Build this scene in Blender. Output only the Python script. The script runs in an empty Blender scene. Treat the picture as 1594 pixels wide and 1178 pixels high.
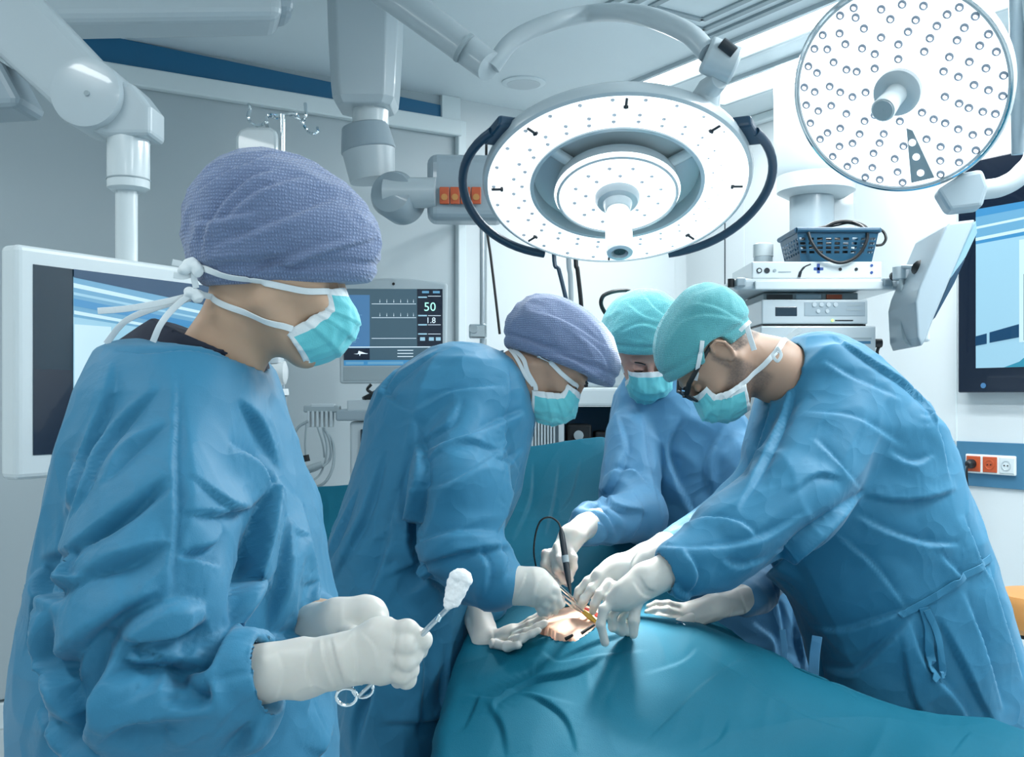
import bpy, bmesh, math, random
import numpy as np
from mathutils import Vector, Matrix, Quaternion
from mathutils.bvhtree import BVHTree

SC = bpy.context.scene
COL = SC.collection
# ------------------------------------------------------------------ camera, world, light, exposure
FPX, HOR, CAMZ = 1600.0, 620.0, 1.38
cam_data = bpy.data.cameras.new('camera')
cam_data.sensor_width = 36.0
cam_data.lens = FPX / 1594 * 36.0
cam_data.shift_y = (HOR - 589.0) / 1594
cam_data.clip_start = 0.05
cam = bpy.data.objects.new('camera', cam_data)
cam.location = (0, 0, CAMZ)
cam.rotation_euler = (math.pi / 2, 0, 0)
COL.objects.link(cam)
SC.camera = cam
SC.view_settings.view_transform = 'Standard'
SC.view_settings.look = 'None'
SC.view_settings.exposure = 0.2
SC.view_settings.gamma = 1.0
SC.view_settings.use_curve_mapping = False
world = bpy.data.worlds.new('world')
SC.world = world
world.use_nodes = True
world.node_tree.nodes['Background'].inputs[0].default_value = (0.45, 0.68, 0.85, 1)
world.node_tree.nodes['Background'].inputs[1].default_value = 0.35

# room frame: corner of the two walls in view, UR runs along the right wall, UL along the left wall
C0 = Vector((1.07, 6.31, 0))
UR = Vector((.531, -.847, 0)).normalized()
UL = Vector((-.847, -.531, 0)).normalized()
UZ = Vector((0, 0, 1))
CEIL = 2.97
ROOM_A, ROOM_B = 7.6, 7.0

def rp(a, b, z):
    return C0 + UR * a + UL * b + UZ * z

def area_light(name, loc, direction, sx, sy, energy, color=(1, 1, 1), spread=math.pi):
    d = bpy.data.lights.new(name, 'AREA')
    d.shape = 'RECTANGLE'; d.size = sx; d.size_y = sy
    d.energy = energy; d.color = color; d.spread = spread
    o = bpy.data.objects.new(name, d)
    o.location = loc
    o.rotation_euler = Vector(direction).to_track_quat('-Z', 'Y').to_euler()
    COL.objects.link(o)
    return o

def spot_light(name, loc, target, energy, angle, blend=.6, color=(1, 1, 1), radius=.15):
    d = bpy.data.lights.new(name, 'SPOT')
    d.energy = energy; d.color = color; d.spot_size = angle; d.spot_blend = blend; d.shadow_soft_size = radius
    o = bpy.data.objects.new(name, d)
    o.location = loc
    o.rotation_euler = (Vector(target) - Vector(loc)).to_track_quat('-Z', 'Y').to_euler()
    COL.objects.link(o)
    return o

COOL = (.94, .985, 1.0)
# ceiling luminaires: positions (a, b) in the room frame, length along the right wall, width
CEILING_PANELS = [(1.52, .92, 1.8, .20), (1.55, .49, 1.7, .27), (3.9, .92, 1.5, .2), (3.9, 1.62, 1.5, .2),
                  (1.2, 5.2, 1.3, .24), (3.6, 5.2, 1.3, .24), (6.0, 3.2, 1.3, .5), (6.3, 5.6, 1.2, .5), (6.3, 1.2, 1.2, .5)]  # first pair is in view; the rest are unseen, added for fill light
PANEL_POWER = [22, 22, 36, 56, 15, 20, 18, 10, 12]
for (pa, pb, pl, pw), pe in zip(CEILING_PANELS, PANEL_POWER):
    lo = area_light('ceiling_panel_light', rp(pa, pb, CEIL - .03), (0, 0, -1), pl, pw, pe, COOL)
    lo.rotation_euler = (0, 0, math.atan2(UR.y, UR.x))

def P(px, py, Y):
    """point at distance Y in front of the camera seen at pixel (px, py) of the 1594x1178 frame"""
    return Vector(((px - 797) * Y / FPX, Y, CAMZ - (py - HOR) * Y / FPX))
def on_left(px, py, off=0.0):
    k = (px - 797) / FPX
    o = C0 + UR * off
    s = (k * o.y - o.x) / (UL.x - k * UL.y)
    q = o + UL * s
    return Vector((q.x, q.y, CAMZ - (py - HOR) * q.y / FPX))
def on_right(px, py, off=0.0):
    k = (px - 797) / FPX
    o = C0 + UL * off
    s = (k * o.y - o.x) / (UR.x - k * UR.y)
    q = o + UR * s
    return Vector((q.x, q.y, CAMZ - (py - HOR) * q.y / FPX))
def on_ceil(px, py, z=CEIL):
    Y = (z - CAMZ) * FPX / (HOR - py)
    return Vector(((px - 797) * Y / FPX, Y, z))

# ------------------------------------------------------------------ materials
MATS = {}
def mat(name, color, rough=.5, metal=0., spec=.5, emit=None, emit_s=0., bump=None, var=0., var_scale=4., trans=0., sheen=0., coat=0., sss=0.):
    """bump = (kind, scale, strength)"""
    if name in MATS: return MATS[name]
    m = bpy.data.materials.new(name); m.use_nodes = True
    nt = m.node_tree; b = nt.nodes['Principled BSDF']
    b.inputs['Base Color'].default_value = (*color, 1)
    b.inputs['Roughness'].default_value = rough
    b.inputs['Metallic'].default_value = metal
    b.inputs['Specular IOR Level'].default_value = spec
    b.inputs['Transmission Weight'].default_value = trans
    b.inputs['Sheen Weight'].default_value = sheen
    b.inputs['Coat Weight'].default_value = coat
    if sss:
        b.inputs['Subsurface Weight'].default_value = sss
        b.inputs['Subsurface Radius'].default_value = (.012, .005, .003)
        b.inputs['Subsurface Scale'].default_value = 1.0
    if emit:
        b.inputs['Emission Color'].default_value = (*emit, 1)
        b.inputs['Emission Strength'].default_value = emit_s
    tc = nt.nodes.new('ShaderNodeTexCoord')
    if var:
        n = nt.nodes.new('ShaderNodeTexNoise'); n.inputs['Scale'].default_value = var_scale; n.inputs['Detail'].default_value = 4
        nt.links.new(tc.outputs['Object'], n.inputs['Vector'])
        r = nt.nodes.new('ShaderNodeMapRange'); r.inputs[3].default_value = 1 - var; r.inputs[4].default_value = 1 + var
        nt.links.new(n.outputs['Fac'], r.inputs[0])
        h = nt.nodes.new('ShaderNodeHueSaturation'); h.inputs['Color'].default_value = (*color, 1)
        nt.links.new(r.outputs[0], h.inputs['Value'])
        nt.links.new(h.outputs[0], b.inputs['Base Color'])
    if bump:
        kind, sc, st = bump
        if kind == 'noise':
            t = nt.nodes.new('ShaderNodeTexNoise'); t.inputs['Scale'].default_value = sc; t.inputs['Detail'].default_value = 5
            nt.links.new(tc.outputs['Object'], t.inputs['Vector']); out = t.outputs['Fac']
        elif kind == 'voronoi':
            t = nt.nodes.new('ShaderNodeTexVoronoi'); t.inputs['Scale'].default_value = sc
            nt.links.new(tc.outputs['Object'], t.inputs['Vector']); out = t.outputs['Distance']
        elif kind == 'crinkle':     # crepe texture of disposable caps: two crossed wave sets broken up by noise
            t = nt.nodes.new('ShaderNodeTexWave'); t.inputs['Scale'].default_value = sc; t.inputs['Distortion'].default_value = 5
            t.inputs['Detail'].default_value = 3; t.inputs['Detail Scale'].default_value = 2; t.bands_direction = 'X'
            t2 = nt.nodes.new('ShaderNodeTexWave'); t2.inputs['Scale'].default_value = sc * .8; t2.inputs['Distortion'].default_value = 4
            t2.bands_direction = 'Z'
            mm = nt.nodes.new('ShaderNodeMath'); mm.operation = 'MULTIPLY'
            nt.links.new(tc.outputs['Object'], t.inputs['Vector']); nt.links.new(tc.outputs['Object'], t2.inputs['Vector'])
            nt.links.new(t.outputs['Fac'], mm.inputs[0]); nt.links.new(t2.outputs['Fac'], mm.inputs[1]); out = mm.outputs[0]
            if True:
                cr = nt.nodes.new('ShaderNodeMapRange'); cr.inputs[3].default_value = .84; cr.inputs[4].default_value = 1.28
                nt.links.new(out, cr.inputs[0])
                h = nt.nodes.new('ShaderNodeHueSaturation'); h.inputs['Color'].default_value = (*color, 1)
                nt.links.new(cr.outputs[0], h.inputs['Value']); nt.links.new(h.outputs[0], b.inputs['Base Color'])
        if kind == 'crumple':       # paper-like facets of non-woven cloth plus its fine grain
            ns = nt.nodes.new('ShaderNodeTexNoise'); ns.inputs['Scale'].default_value = 6; ns.inputs['Detail'].default_value = 2
            va = nt.nodes.new('ShaderNodeVectorMath'); va.operation = 'SCALE'; va.inputs['Scale'].default_value = .25
            vb = nt.nodes.new('ShaderNodeVectorMath'); vb.operation = 'ADD'
            nt.links.new(tc.outputs['Object'], ns.inputs['Vector']); nt.links.new(ns.outputs['Color'], va.inputs[0])
            nt.links.new(tc.outputs['Object'], vb.inputs[0]); nt.links.new(va.outputs[0], vb.inputs[1])
            t = nt.nodes.new('ShaderNodeTexVoronoi'); t.inputs['Scale'].default_value = sc; nt.links.new(vb.outputs[0], t.inputs['Vector'])
            fg = nt.nodes.new('ShaderNodeTexNoise'); fg.inputs['Scale'].default_value = 600; nt.links.new(tc.outputs['Object'], fg.inputs['Vector'])
            ml = nt.nodes.new('ShaderNodeMath'); ml.operation = 'MULTIPLY_ADD'; ml.inputs[1].default_value = .035
            nt.links.new(fg.outputs['Fac'], ml.inputs[0]); nt.links.new(t.outputs['Distance'], ml.inputs[2]); out = ml.outputs[0]
        bn = nt.nodes.new('ShaderNodeBump'); bn.inputs['Strength'].default_value = st; bn.inputs['Distance'].default_value = .012 if kind == 'crumple' else .002
        nt.links.new(out, bn.inputs['Height']); nt.links.new(bn.outputs[0], b.inputs['Normal'])
    MATS[name] = m
    return m

def M_(n): return MATS[n]
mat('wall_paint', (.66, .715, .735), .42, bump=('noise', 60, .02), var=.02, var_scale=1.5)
mat('wall_shade', (.42, .49, .52), .42, var=.02, var_scale=1.5)  # wall paint darkened: dimness of the left wall put into the colour
mat('ceiling_paint', (.70, .78, .81), .5, var=.02)
mat('floor_vinyl', (.55, .62, .65), .3, var=.05, var_scale=3)
mat('blue_strip', (.012, .14, .28), .35)
mat('blue_band', (.055, .18, .30), .4)
mat('trim_white', (.70, .78, .80), .4)
mat('joint_dark', (.03, .05, .06), .6)
mat('enamel', (.47, .545, .58), .28, coat=.3, var=.02)
mat('enamel_grey', (.30, .375, .42), .32, coat=.2)
mat('enamel_white', (.64, .71, .73), .25, coat=.3)
mat('plastic_grey', (.30, .37, .40), .45)
mat('plastic_dark', (.012, .02, .028), .35)
mat('handle_blue', (.012, .045, .085), .3)
mat('chrome', (.75, .8, .82), .12, metal=1)
mat('steel', (.5, .55, .58), .28, metal=1)
mat('gown_blue', (.026, .185, .322), .6, spec=.35, sheen=.14, bump=('crumple', 11, .5), var=.05, var_scale=7)
mat('gown_pale', (.08, .255, .43), .58, spec=.4, sheen=.12, bump=('crumple', 12, .5), var=.05, var_scale=7)
mat('drape_teal', (.003, .108, .17), .65, spec=.15, sheen=.0, bump=('noise', 600, .35), var=.05, var_scale=8)
mat('cap_purple', (.165, .225, .375), .85, sheen=.3, bump=('crinkle', 80, .7))
mat('cap_teal', (.10, .42, .46), .85, sheen=.3, bump=('crinkle', 110, .6))
mat('mask_teal', (.13, .56, .62), .7, sheen=.2, bump=('noise', 500, .3))
mat('mask_white', (.72, .78, .80), .75, bump=('noise', 300, .2))
mat('glove', (.62, .605, .56), .42, sss=.15, var=.03, var_scale=25)
mat('shirt_navy', (.006, .012, .03), .8)
mat('skin_nurse', (.50, .33, .225), .5, sss=.2, var=.05, var_scale=30)
mat('skin_tan', (.43, .275, .195), .5, sss=.2, var=.06, var_scale=30)
mat('skin_pale', (.60, .34, .27), .5, sss=.2, var=.05, var_scale=30)
mat('skin_belly', (.82, .52, .38), .45, sss=.2, var=.04, var_scale=20)
mat('hair_dark', (.015, .012, .012), .6)
mat('led_face', (.9, .93, .95), .4, emit=(.93, .97, 1), emit_s=1.05)
mat('panel_glow', (.9, .93, .95), .4, emit=(.9, .97, 1), emit_s=2.6)
mat('led_lens', (.30, .36, .44), .12, coat=.6)
mat('lens_pale', (.55, .60, .66), .15, coat=.5)
mat('led_spark', (.9, .9, .9), .3, emit=(.95, .98, 1), emit_s=1.6)
mat('orange', (.50, .09, .03), .4)
mat('tan_leather', (.55, .25, .07), .45)
mat('amber', (.62, .38, .05), .35)
mat('gauze', (.85, .87, .88), .9, bump=('noise', 250, .5))
mat('basket_blue', (.010, .075, .14), .4)
mat('display_dark', (.01, .03, .05), .15)
mat('logo_blue', (.02, .07, .28), .4)
mat('black', (.004, .006, .008), .45)
mat('white_plastic', (.78, .82, .82), .3)
mat('blood', (.28, .03, .02), .25)
mat('lcd_green', (.1, .4, .1), .4, emit=(.5, 1, .2), emit_s=1.5)

# ------------------------------------------------------------------ object helpers
def link(o):
    COL.objects.link(o); return o
def tag(o, label=None, cat=None, group=None, kind=None):
    if label: o['label'] = label
    if cat: o['category'] = cat
    if group: o['group'] = group
    if kind: o['kind'] = kind
    return o
def thing(name, label, cat, loc=(0, 0, 0), group=None):
    o = bpy.data.objects.new(name, None); o.location = loc; o.empty_display_size = .1
    link(o); return tag(o, label, cat, group)
def parent_keep(c, p):
    c.parent = p
    pm = p.matrix_basis.copy() if p.parent is None else p.parent.matrix_basis @ p.matrix_parent_inverse @ p.matrix_basis
    c.matrix_parent_inverse = pm.inverted()
def mesh_obj(name, me, mats, parent=None, smooth=False, label=None):
    for m in (mats if isinstance(mats, (list, tuple)) else [mats]):
        me.materials.append(MATS[m] if isinstance(m, str) else m)
    if smooth:
        me.polygons.foreach_set('use_smooth', [True] * len(me.polygons))
    o = link(bpy.data.objects.new(name, me))
    if parent is not None: parent_keep(o, parent)
    if label: o['label'] = label
    return o

def frame_of(d):
    d = Vector(d).normalized()
    u = d.cross(Vector((0, 0, 1)))
    if u.length < 1e-3: u = Vector((1, 0, 0))
    u.normalize(); v = u.cross(d).normalized()
    return u, v, d

class MB:
    """collects shapes (world space) and links them as one mesh object"""
    def __init__(self): self.bm = bmesh.new(); self.mi = 0
    def m(self, i): self.mi = i; return self
    def face(self, vs):
        f = self.bm.faces.new(vs); f.material_index = self.mi; return f
    def obox(self, o, ax, ay, az):
        o, ax, ay, az = Vector(o), Vector(ax), Vector(ay), Vector(az)
        v = [self.bm.verts.new(o + ax * i + ay * j + az * k) for i in (0, 1) for j in (0, 1) for k in (0, 1)]
        for q in ((0, 1, 3, 2), (4, 6, 7, 5), (0, 4, 5, 1), (2, 3, 7, 6), (0, 2, 6, 4), (1, 5, 7, 3)):
            self.face([v[i] for i in q])
        return self
    def box(self, c, s, rz=0.):
        R = Matrix.Rotation(rz, 3, 'Z')
        ax, ay, az = R @ Vector((s[0], 0, 0)), R @ Vector((0, s[1], 0)), Vector((0, 0, s[2]))
        return self.obox(Vector(c) - (ax + ay + az) / 2, ax, ay, az)
    def tube(self, pts, r, n=12, caps=True, flat=1., up=None):
        pts = [Vector(p) for p in pts]
        rs = r if isinstance(r, (list, tuple)) else [r] * len(pts)
        u = None; rings = []
        for i, p in enumerate(pts):
            d = (pts[min(i + 1, len(pts) - 1)] - pts[max(i - 1, 0)])
            d = d.normalized() if d.length > 1e-9 else Vector((0, 0, 1))
            if u is None:
                u = (Vector(up).cross(d) if up is not None else frame_of(d)[0]).normalized()
            else:
                u = (u - d * u.dot(d)).normalized()
            w = d.cross(u)
            rings.append([self.bm.verts.new(p + u * math.cos(t) * rs[i] + w * math.sin(t) * rs[i] * flat)
                          for t in [2 * math.pi * k / n for k in range(n)]])
        for a, b in zip(rings, rings[1:]):
            for k in range(n): self.face([a[k], a[(k + 1) % n], b[(k + 1) % n], b[k]])
        if caps: self.face(rings[0][::-1]); self.face(rings[-1])
        return self
    def lathe(self, o, axis, prof, n=32, caps=True):
        """prof: list of (radius, distance along axis)"""
        o = Vector(o); u, v, d = frame_of(axis); rings = []
        for r, h in prof:
            c = o + d * h
            rings.append([self.bm.verts.new(c + (u * math.cos(t) + v * math.sin(t)) * max(r, 1e-4))
                          for t in [2 * math.pi * k / n for k in range(n)]])
        for a, b in zip(rings, rings[1:]):
            for k in range(n): self.face([a[k], a[(k + 1) % n], b[(k + 1) % n], b[k]])
        if caps: self.face(rings[0][::-1]); self.face(rings[-1])
        return self
    def prism(self, pts, ext):
        ext = Vector(ext)
        a = [self.bm.verts.new(Vector(p)) for p in pts]; b = [self.bm.verts.new(Vector(p) + ext) for p in pts]
        self.face(a[::-1]); self.face(b); n = len(a)
        for i in range(n): self.face([a[i], a[(i + 1) % n], b[(i + 1) % n], b[i]])
        return self
    def ball(self, c, r, nu=16, nv=10, sq=(1, 1, 1)):
        c = Vector(c); rr = r
        return self.lathe_scaled(c, rr, nu, nv, sq)
    def lathe_scaled(self, c, r, nu, nv, sq):
        rings = []
        for j in range(nv + 1):
            t = math.pi * j / nv
            rings.append([self.bm.verts.new(c + Vector((math.sin(t) * math.cos(p) * sq[0], math.sin(t) * math.sin(p) * sq[1], math.cos(t) * sq[2])) * r)
                          for p in [2 * math.pi * k / nu for k in range(nu)]])
        for a, b in zip(rings, rings[1:]):
            for k in range(nu): self.face([a[k], b[k], b[(k + 1) % nu], a[(k + 1) % nu]])
        bmesh.ops.remove_doubles(self.bm, verts=rings[0] + rings[-1], dist=1e-6)
        return self
    def quad(self, a, b, c, d):
        self.face([self.bm.verts.new(Vector(p)) for p in (a, b, c, d)]); return self
    def build(self, name, mats, parent=None, bevel=0., smooth=False, label=None, seg=2, fix=True):
        if fix: bmesh.ops.recalc_face_normals(self.bm, faces=self.bm.faces)
        me = bpy.data.meshes.new(name); self.bm.to_mesh(me); self.bm.free()
        o = mesh_obj(name, me, mats, parent, False, label)
        if bevel:
            b = o.modifiers.new('bevel', 'BEVEL'); b.width = bevel; b.segments = seg; b.limit_method = 'ANGLE'; b.angle_limit = math.radians(40)
        if smooth:
            me.polygons.foreach_set('use_smooth', [True] * len(me.polygons))
            me.set_sharp_from_angle(angle=math.radians(38))
        return o

def spline(pts, n=8):
    """Catmull-Rom through 3D points"""
    pts = [Vector(p) for p in pts]; out = []
    q = [pts[0] * 2 - pts[1]] + pts + [pts[-1] * 2 - pts[-2]]
    for i in range(1, len(q) - 2):
        for k in range(n):
            t = k / n; a, b, c, d = q[i - 1:i + 3]
            out.append(.5 * ((2 * b) + (c - a) * t + (2 * a - 5 * b + 4 * c - d) * t * t + (3 * b - a - 3 * c + d) * t ** 3))
    out.append(pts[-1]); return out

def text_obj(name, body, size, origin, right, up, m, parent=None, offset=0.0, align='CENTER'):
    """letters as a mesh lying in the plane (right, up)"""
    cu = bpy.data.curves.new(name, 'FONT'); cu.body = body; cu.size = size; cu.align_x = align; cu.align_y = 'CENTER'; cu.extrude = .0003; cu.resolution_u = 3
    tmp = bpy.data.objects.new(name, cu); link(tmp)
    dg = bpy.context.evaluated_depsgraph_get()
    me = bpy.data.meshes.new_from_object(tmp.evaluated_get(dg))
    bpy.data.objects.remove(tmp)
    r = Vector(right).normalized(); n = r.cross(Vector(up).normalized()).normalized(); u = n.cross(r)
    mt = Matrix(((r.x, u.x, n.x, origin[0]), (r.y, u.y, n.y, origin[1]), (r.z, u.z, n.z, origin[2]), (0, 0, 0, 1)))
    me.transform(mt); me.materials.clear()
    return mesh_obj(name, me, m, parent)
# ------------------------------------------------------------------ the room
def wallbox(name, a0, b0, a1, b1, z0, z1, m, kind='structure', bevel=0):
    o = MB().obox(rp(a0, b0, z0), UR * (a1 - a0), UL * (b1 - b0), UZ * (z1 - z0)).build(name, m, bevel=bevel)
    return tag(o, kind=kind)
wallbox('floor', -.2, -.2, ROOM_A + .2, ROOM_B + .2, -.1, 0, 'floor_vinyl')
wallbox('ceiling', -.2, -.2, ROOM_A + .2, ROOM_B + .2, CEIL, CEIL + .1, 'ceiling_paint')
def uv(p): 
    d = Vector(p) - C0
    return d.dot(UR), d.dot(UL)
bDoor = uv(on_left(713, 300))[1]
# left wall: stretch with its shade put into a darker paint colour, then the white door stretch towards the corner
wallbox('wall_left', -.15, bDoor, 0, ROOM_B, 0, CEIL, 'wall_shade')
wallbox('wall_back', -.15, -.15, 0, bDoor, 0, CEIL, 'wall_paint')
wallbox('wall_right', 0, -.15, ROOM_A, 0, 0, CEIL, 'wall_paint')
wallbox('wall_near', ROOM_A, 0, ROOM_A + .15, ROOM_B, 0, CEIL, 'wall_paint')
wallbox('wall_side', 0, ROOM_B, ROOM_A, ROOM_B + .15, 0, CEIL, 'wall_paint')
# blue strip under the ceiling and the pale cornice below it
b683 = uv(on_left(684, 200))[1]
zs = on_left(683, 185).z
m = MB(); m.prism([rp(0, b683, CEIL - .052), rp(0, b683, zs), rp(0, ROOM_B, zs), rp(0, ROOM_B, CEIL), rp(0, b683 + 1.6, CEIL)], UR * .012)
tag(m.build('trim_1', 'blue_strip'), kind='structure')
tag(MB().obox(rp(0, bDoor, zs - .085), UR * .05, UL * (ROOM_B - bDoor), UZ * .085).build('trim_2', 'trim_white', bevel=.008), kind='structure')
tag(MB().obox(rp(0, bDoor, zs), UR * .03, UL * (b683 - bDoor), UZ * (CEIL - zs)).build('trim_3', 'trim_white', bevel=.004), kind='structure')
tag(MB().obox(rp(0, bDoor - .03, 0), UR * .04, UL * .05, UZ * (zs + .0)).build('trim_4', 'trim_white', bevel=.006), kind='structure')
# wide sliding door leaf between the strip and the corner
b750 = uv(on_left(752, 300))[1]
d1 = MB().obox(rp(0, .12, 0), UR * .035, UL * (b750 - .12), UZ * 2.35).build('door_1', 'wall_paint', bevel=.004)
tag(d1, kind='structure')
# skirtings
tag(MB().obox(rp(0, bDoor, 0), UR * .02, UL * (ROOM_B - bDoor), UZ * .11).build('baseboard_left', 'trim_white', bevel=.006), kind='structure')
tag(MB().obox(rp(.06, 0, 0), UR * (ROOM_A - .06), UL * .02, UZ * .11).build('baseboard_right', 'trim_white', bevel=.006), kind='structure')
tag(MB().obox(rp(0, bDoor, .115), UR * .006, UL * (ROOM_B - bDoor), UZ * .006).build('trim_5', 'joint_dark'), kind='structure')
# panel joints on the right wall
k = 6
for px in (1128, 1158, 1488):
    a = uv(on_right(px, 400))[0]
    tag(MB().obox(rp(a, 0, .11), UR * .007, UL * .003, UZ * (CEIL - .14)).build('trim_%d' % k, 'joint_dark' if px == 1128 else 'trim_white'), kind='structure'); k += 1
# ceiling cove line above the right wall
tag(MB().obox(rp(0, 0, CEIL - .05), UR * ROOM_A, UL * .05, UZ * .05).build('trim_%d' % k, 'trim_white', bevel=.01), kind='structure'); k += 1
# blue impact band on the right wall
zt, zb = on_right(1540, 688).z, on_right(1540, 758).z
a0 = uv(on_right(1400, 600))[0]; a1 = uv(on_right(1486, 600))[0]; a2 = uv(on_right(1491, 600))[0]
tag(MB().obox(rp(a0, 0, zb), UR * (a1 - a0), UL * .01, UZ * (zt - zb)).obox(rp(a2, 0, zb), UR * (ROOM_A - a2), UL * .01, UZ * (zt - zb)).build('trim_%d' % k, 'blue_band', bevel=.002), kind='structure'); k += 1
# ceiling luminaires
for i, (pa, pb, pl, pw) in enumerate(CEILING_PANELS):
    if i < 6 and i != 4 and i != 5:
        lab = ['ceiling light strip beside the right wall above the hanging surgical lights, outer row', 'ceiling light strip of the inner row, beside the big round lamp',
               'added unseen ceiling light strip of the outer row nearest the viewer', 'added unseen ceiling light strip of the inner row nearest the viewer'][i]
    else:
        lab = {4: 'added unseen long ceiling light over the left wall, far end', 5: 'added unseen long ceiling light over the left wall, near end', 6: 'added unseen square ceiling light behind the viewer, middle', 7: 'added unseen square ceiling light behind the viewer beside the far side wall', 8: 'added unseen square ceiling light behind the viewer beside the right wall'}[i]
    t = thing('ceiling_light', lab, 'ceiling light', rp(pa, pb, CEIL), group='flush ceiling lights')
    h = .02
    fr = MB()
    o = rp(pa - pl / 2, pb - pw / 2, CEIL - h)
    w = .02
    fr.obox(o, UR * pl, UL * w, UZ * h).obox(o + UL * (pw - w), UR * pl, UL * w, UZ * h).obox(o + UL * w, UR * w, UL * (pw - 2 * w), UZ * h).obox(o + UL * w + UR * (pl - w), UR * w, UL * (pw - 2 * w), UZ * h)
    fr.build('frame', 'enamel', t)
    MB().obox(o + UL * w + UR * w + UZ * .006, UR * (pl - 2 * w), UL * (pw - 2 * w), UZ * .012).build('diffuser', 'panel_glow', t)
# square air outlet at the top of the ceiling
c = on_ceil(1090, 2)
t = thing('ceiling_vent', 'square grey air outlet in the ceiling above the curved lamp arm', 'vent', c)
for q, s in enumerate((.30, .22, .14)):
    f = MB(); z = CEIL - .012 + q * .002
    for sg in (-1, 1):
        f.obox(c + UR * (-s) + UL * (sg * s - .015) + UZ * (z - c.z), UR * 2 * s, UL * .03, UZ * .012)
        f.obox(c + UL * (-s) + UR * (sg * s - .015) + UZ * (z - c.z), UL * 2 * s, UR * .03, UZ * .012)
    f.build('vane', 'plastic_grey', t)
c = on_ceil(815, 128)
t = thing('ceiling_speaker', 'small round speaker disc set in the ceiling beside the lamp arm', 'speaker', c)
MB().lathe(c, (0, 0, -1), [(.11, 0), (.11, .006), (.09, .012)], 40).build('rim', 'ceiling_paint', t, smooth=True)
MB().lathe(c, (0, 0, -1), [(.085, .0), (.085, .013), (.02, .014)], 40).build('grille', 'enamel', t, smooth=True)
# ------------------------------------------------------------------ equipment
def emis(name, color, s=1.0):
    return mat(name, tuple(c * .25 for c in color), .2, emit=color, emit_s=s * 1.25, coat=.3)
emis('scr_navy', (.004, .055, .14), .5)
emis('scr_deep', (.003, .012, .035), .4)
emis('scr_blue', (.05, .25, .50), .6)
emis('scr_sky', (.15, .40, .62), .5)
emis('scr_pale', (.30, .55, .70), .62)
emis('scr_white', (.48, .68, .78), .7)
emis('scr_slate', (.055, .12, .17), .5)
emis('scr_teal', (.03, .28, .42), .5)
emis('scr_green', (.35, .85, .70), 1.0)
emis('scr_text', (.6, .75, .85), .9)
emis('scr_mid', (.07, .22, .45), .5)

def picture(name, org, right, up, polys, parent):
    """flat screen picture: polys = [(material, [(u, v)...])], painted in order, each a hair above the last"""
    right, up = Vector(right), Vector(up); n = right.cross(up).normalized()
    mats = []; m = MB()
    for i, (mt, pts) in enumerate(polys):
        if mt not in mats: mats.append(mt)
        m.m(mats.index(mt))
        m.face([m.bm.verts.new(Vector(org) + right * u + up * v + n * (.0004 * (i + 1))) for u, v in pts])
    return m.build(name, mats, parent, fix=False)
def R4(u0, v0, u1, v1): return [(u0, v0), (u1, v0), (u1, v1), (u0, v1)]

# ---- left monitor on its arm
A = P(26, 378, 2.0); d = Vector((.50, .866, 0)).normalized(); n = Vector((.866, -.50, 0))
Lm, Hm = .60, .462
org = Vector((A.x, A.y, CAMZ - (748 - 620) * 2.0 / FPX))
t = thing('wall_monitor', 'white framed monitor at the far left showing the room, behind the nearest nurse', 'monitor', org + d * .3)
hs = MB(); hs.obox(org - n * .055, d * Lm, n * .055, UZ * Hm)
hs.build('housing', 'enamel_white', t, bevel=.012, seg=3)
so = org + d * .035 + UZ * .048 + n * .001
W_, H_ = Lm - .07, Hm - .085
MB().obox(so - n * .004, d * W_, n * .0045, UZ * H_).build('screen_glass', 'display_dark', t)
pv = [('scr_navy', R4(0, 0, .19, 1)), ('scr_deep', R4(0, 0, .19, .45)), ('scr_pale', R4(.17, 0.02, 1, .96)),
      ('scr_sky', [(.17, .74), (1, .66), (1, .96), (.17, .96)]), ('scr_white', [(.17, .90), (1, .80), (1, .815), (.17, .925)]), ('scr_pale', [(.17, .86), (1, .765), (1, .775), (.17, .875)]), ('scr_navy', [(.17, .955), (1, .86), (1, 1), (.17, 1)]),
      ('scr_blue', [(.17, .80), (1, .70), (1, .74), (.17, .84)]), ('scr_white', [(.17, .755), (1, .665), (1, .675), (.17, .775)]),
      ('scr_blue', [(.55, .72), (1, .67), (1, .60), (.55, .64)]),
      ('scr_white', R4(.17, .25, .34, .70)), ('scr_slate', R4(.36, .33, .44, .58)), ('scr_slate', R4(.50, .33, .62, .60)),
      ('scr_navy', [(.17, .13), (.33, .20), (.33, .26), (.17, .19)]), ('scr_white', [(.20, .14), (.205, .142), (.205, .20), (.20, .20)]),
      ('scr_white', R4(.17, .02, .32, .12))]
picture('screen', so, d * W_, UZ * H_, pv, t)
# support arm of the monitor: pole, housing, big joint disc, sloping arm
Ya = 2.3
t = thing('jointed_boom', 'white jointed arm with a round pivot disc carrying the left monitor', 'arm', P(197, 300, Ya))
MB().tube([P(197, 400, Ya) - UZ * .03, P(197, 285, Ya)], .024, 24).build('pole', 'enamel_white', t, smooth=True)
MB().lathe(P(200, 298, Ya), (0, 0, 1), [(.036, 0), (.046, .006), (.046, .115), (.044, .13)], 32).build('sleeve', 'enamel_white', t, smooth=True)
m = MB(); m.prism([P(*q, Ya - .05) for q in ((166, 210), (234, 210), (234, 165), (206, 128), (150, 120), (120, 190), (150, 206))], Vector((0, .1, 0)))
m.build('elbow', 'enamel', t, bevel=.012, seg=3)
MB().lathe(P(200, 281, Ya), (0, 0, 1), [(.0475, 0), (.0475, .003)], 32).build('ring', 'plastic_grey', t, smooth=True)
MB().lathe(P(135, 145, Ya - .062), (0, -1, 0), [(.077, -.115), (.077, .0), (.075, .01), (.06, .014), (.001, .0145)], 48).build('pivot_disc', 'enamel', t, smooth=True)
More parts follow.
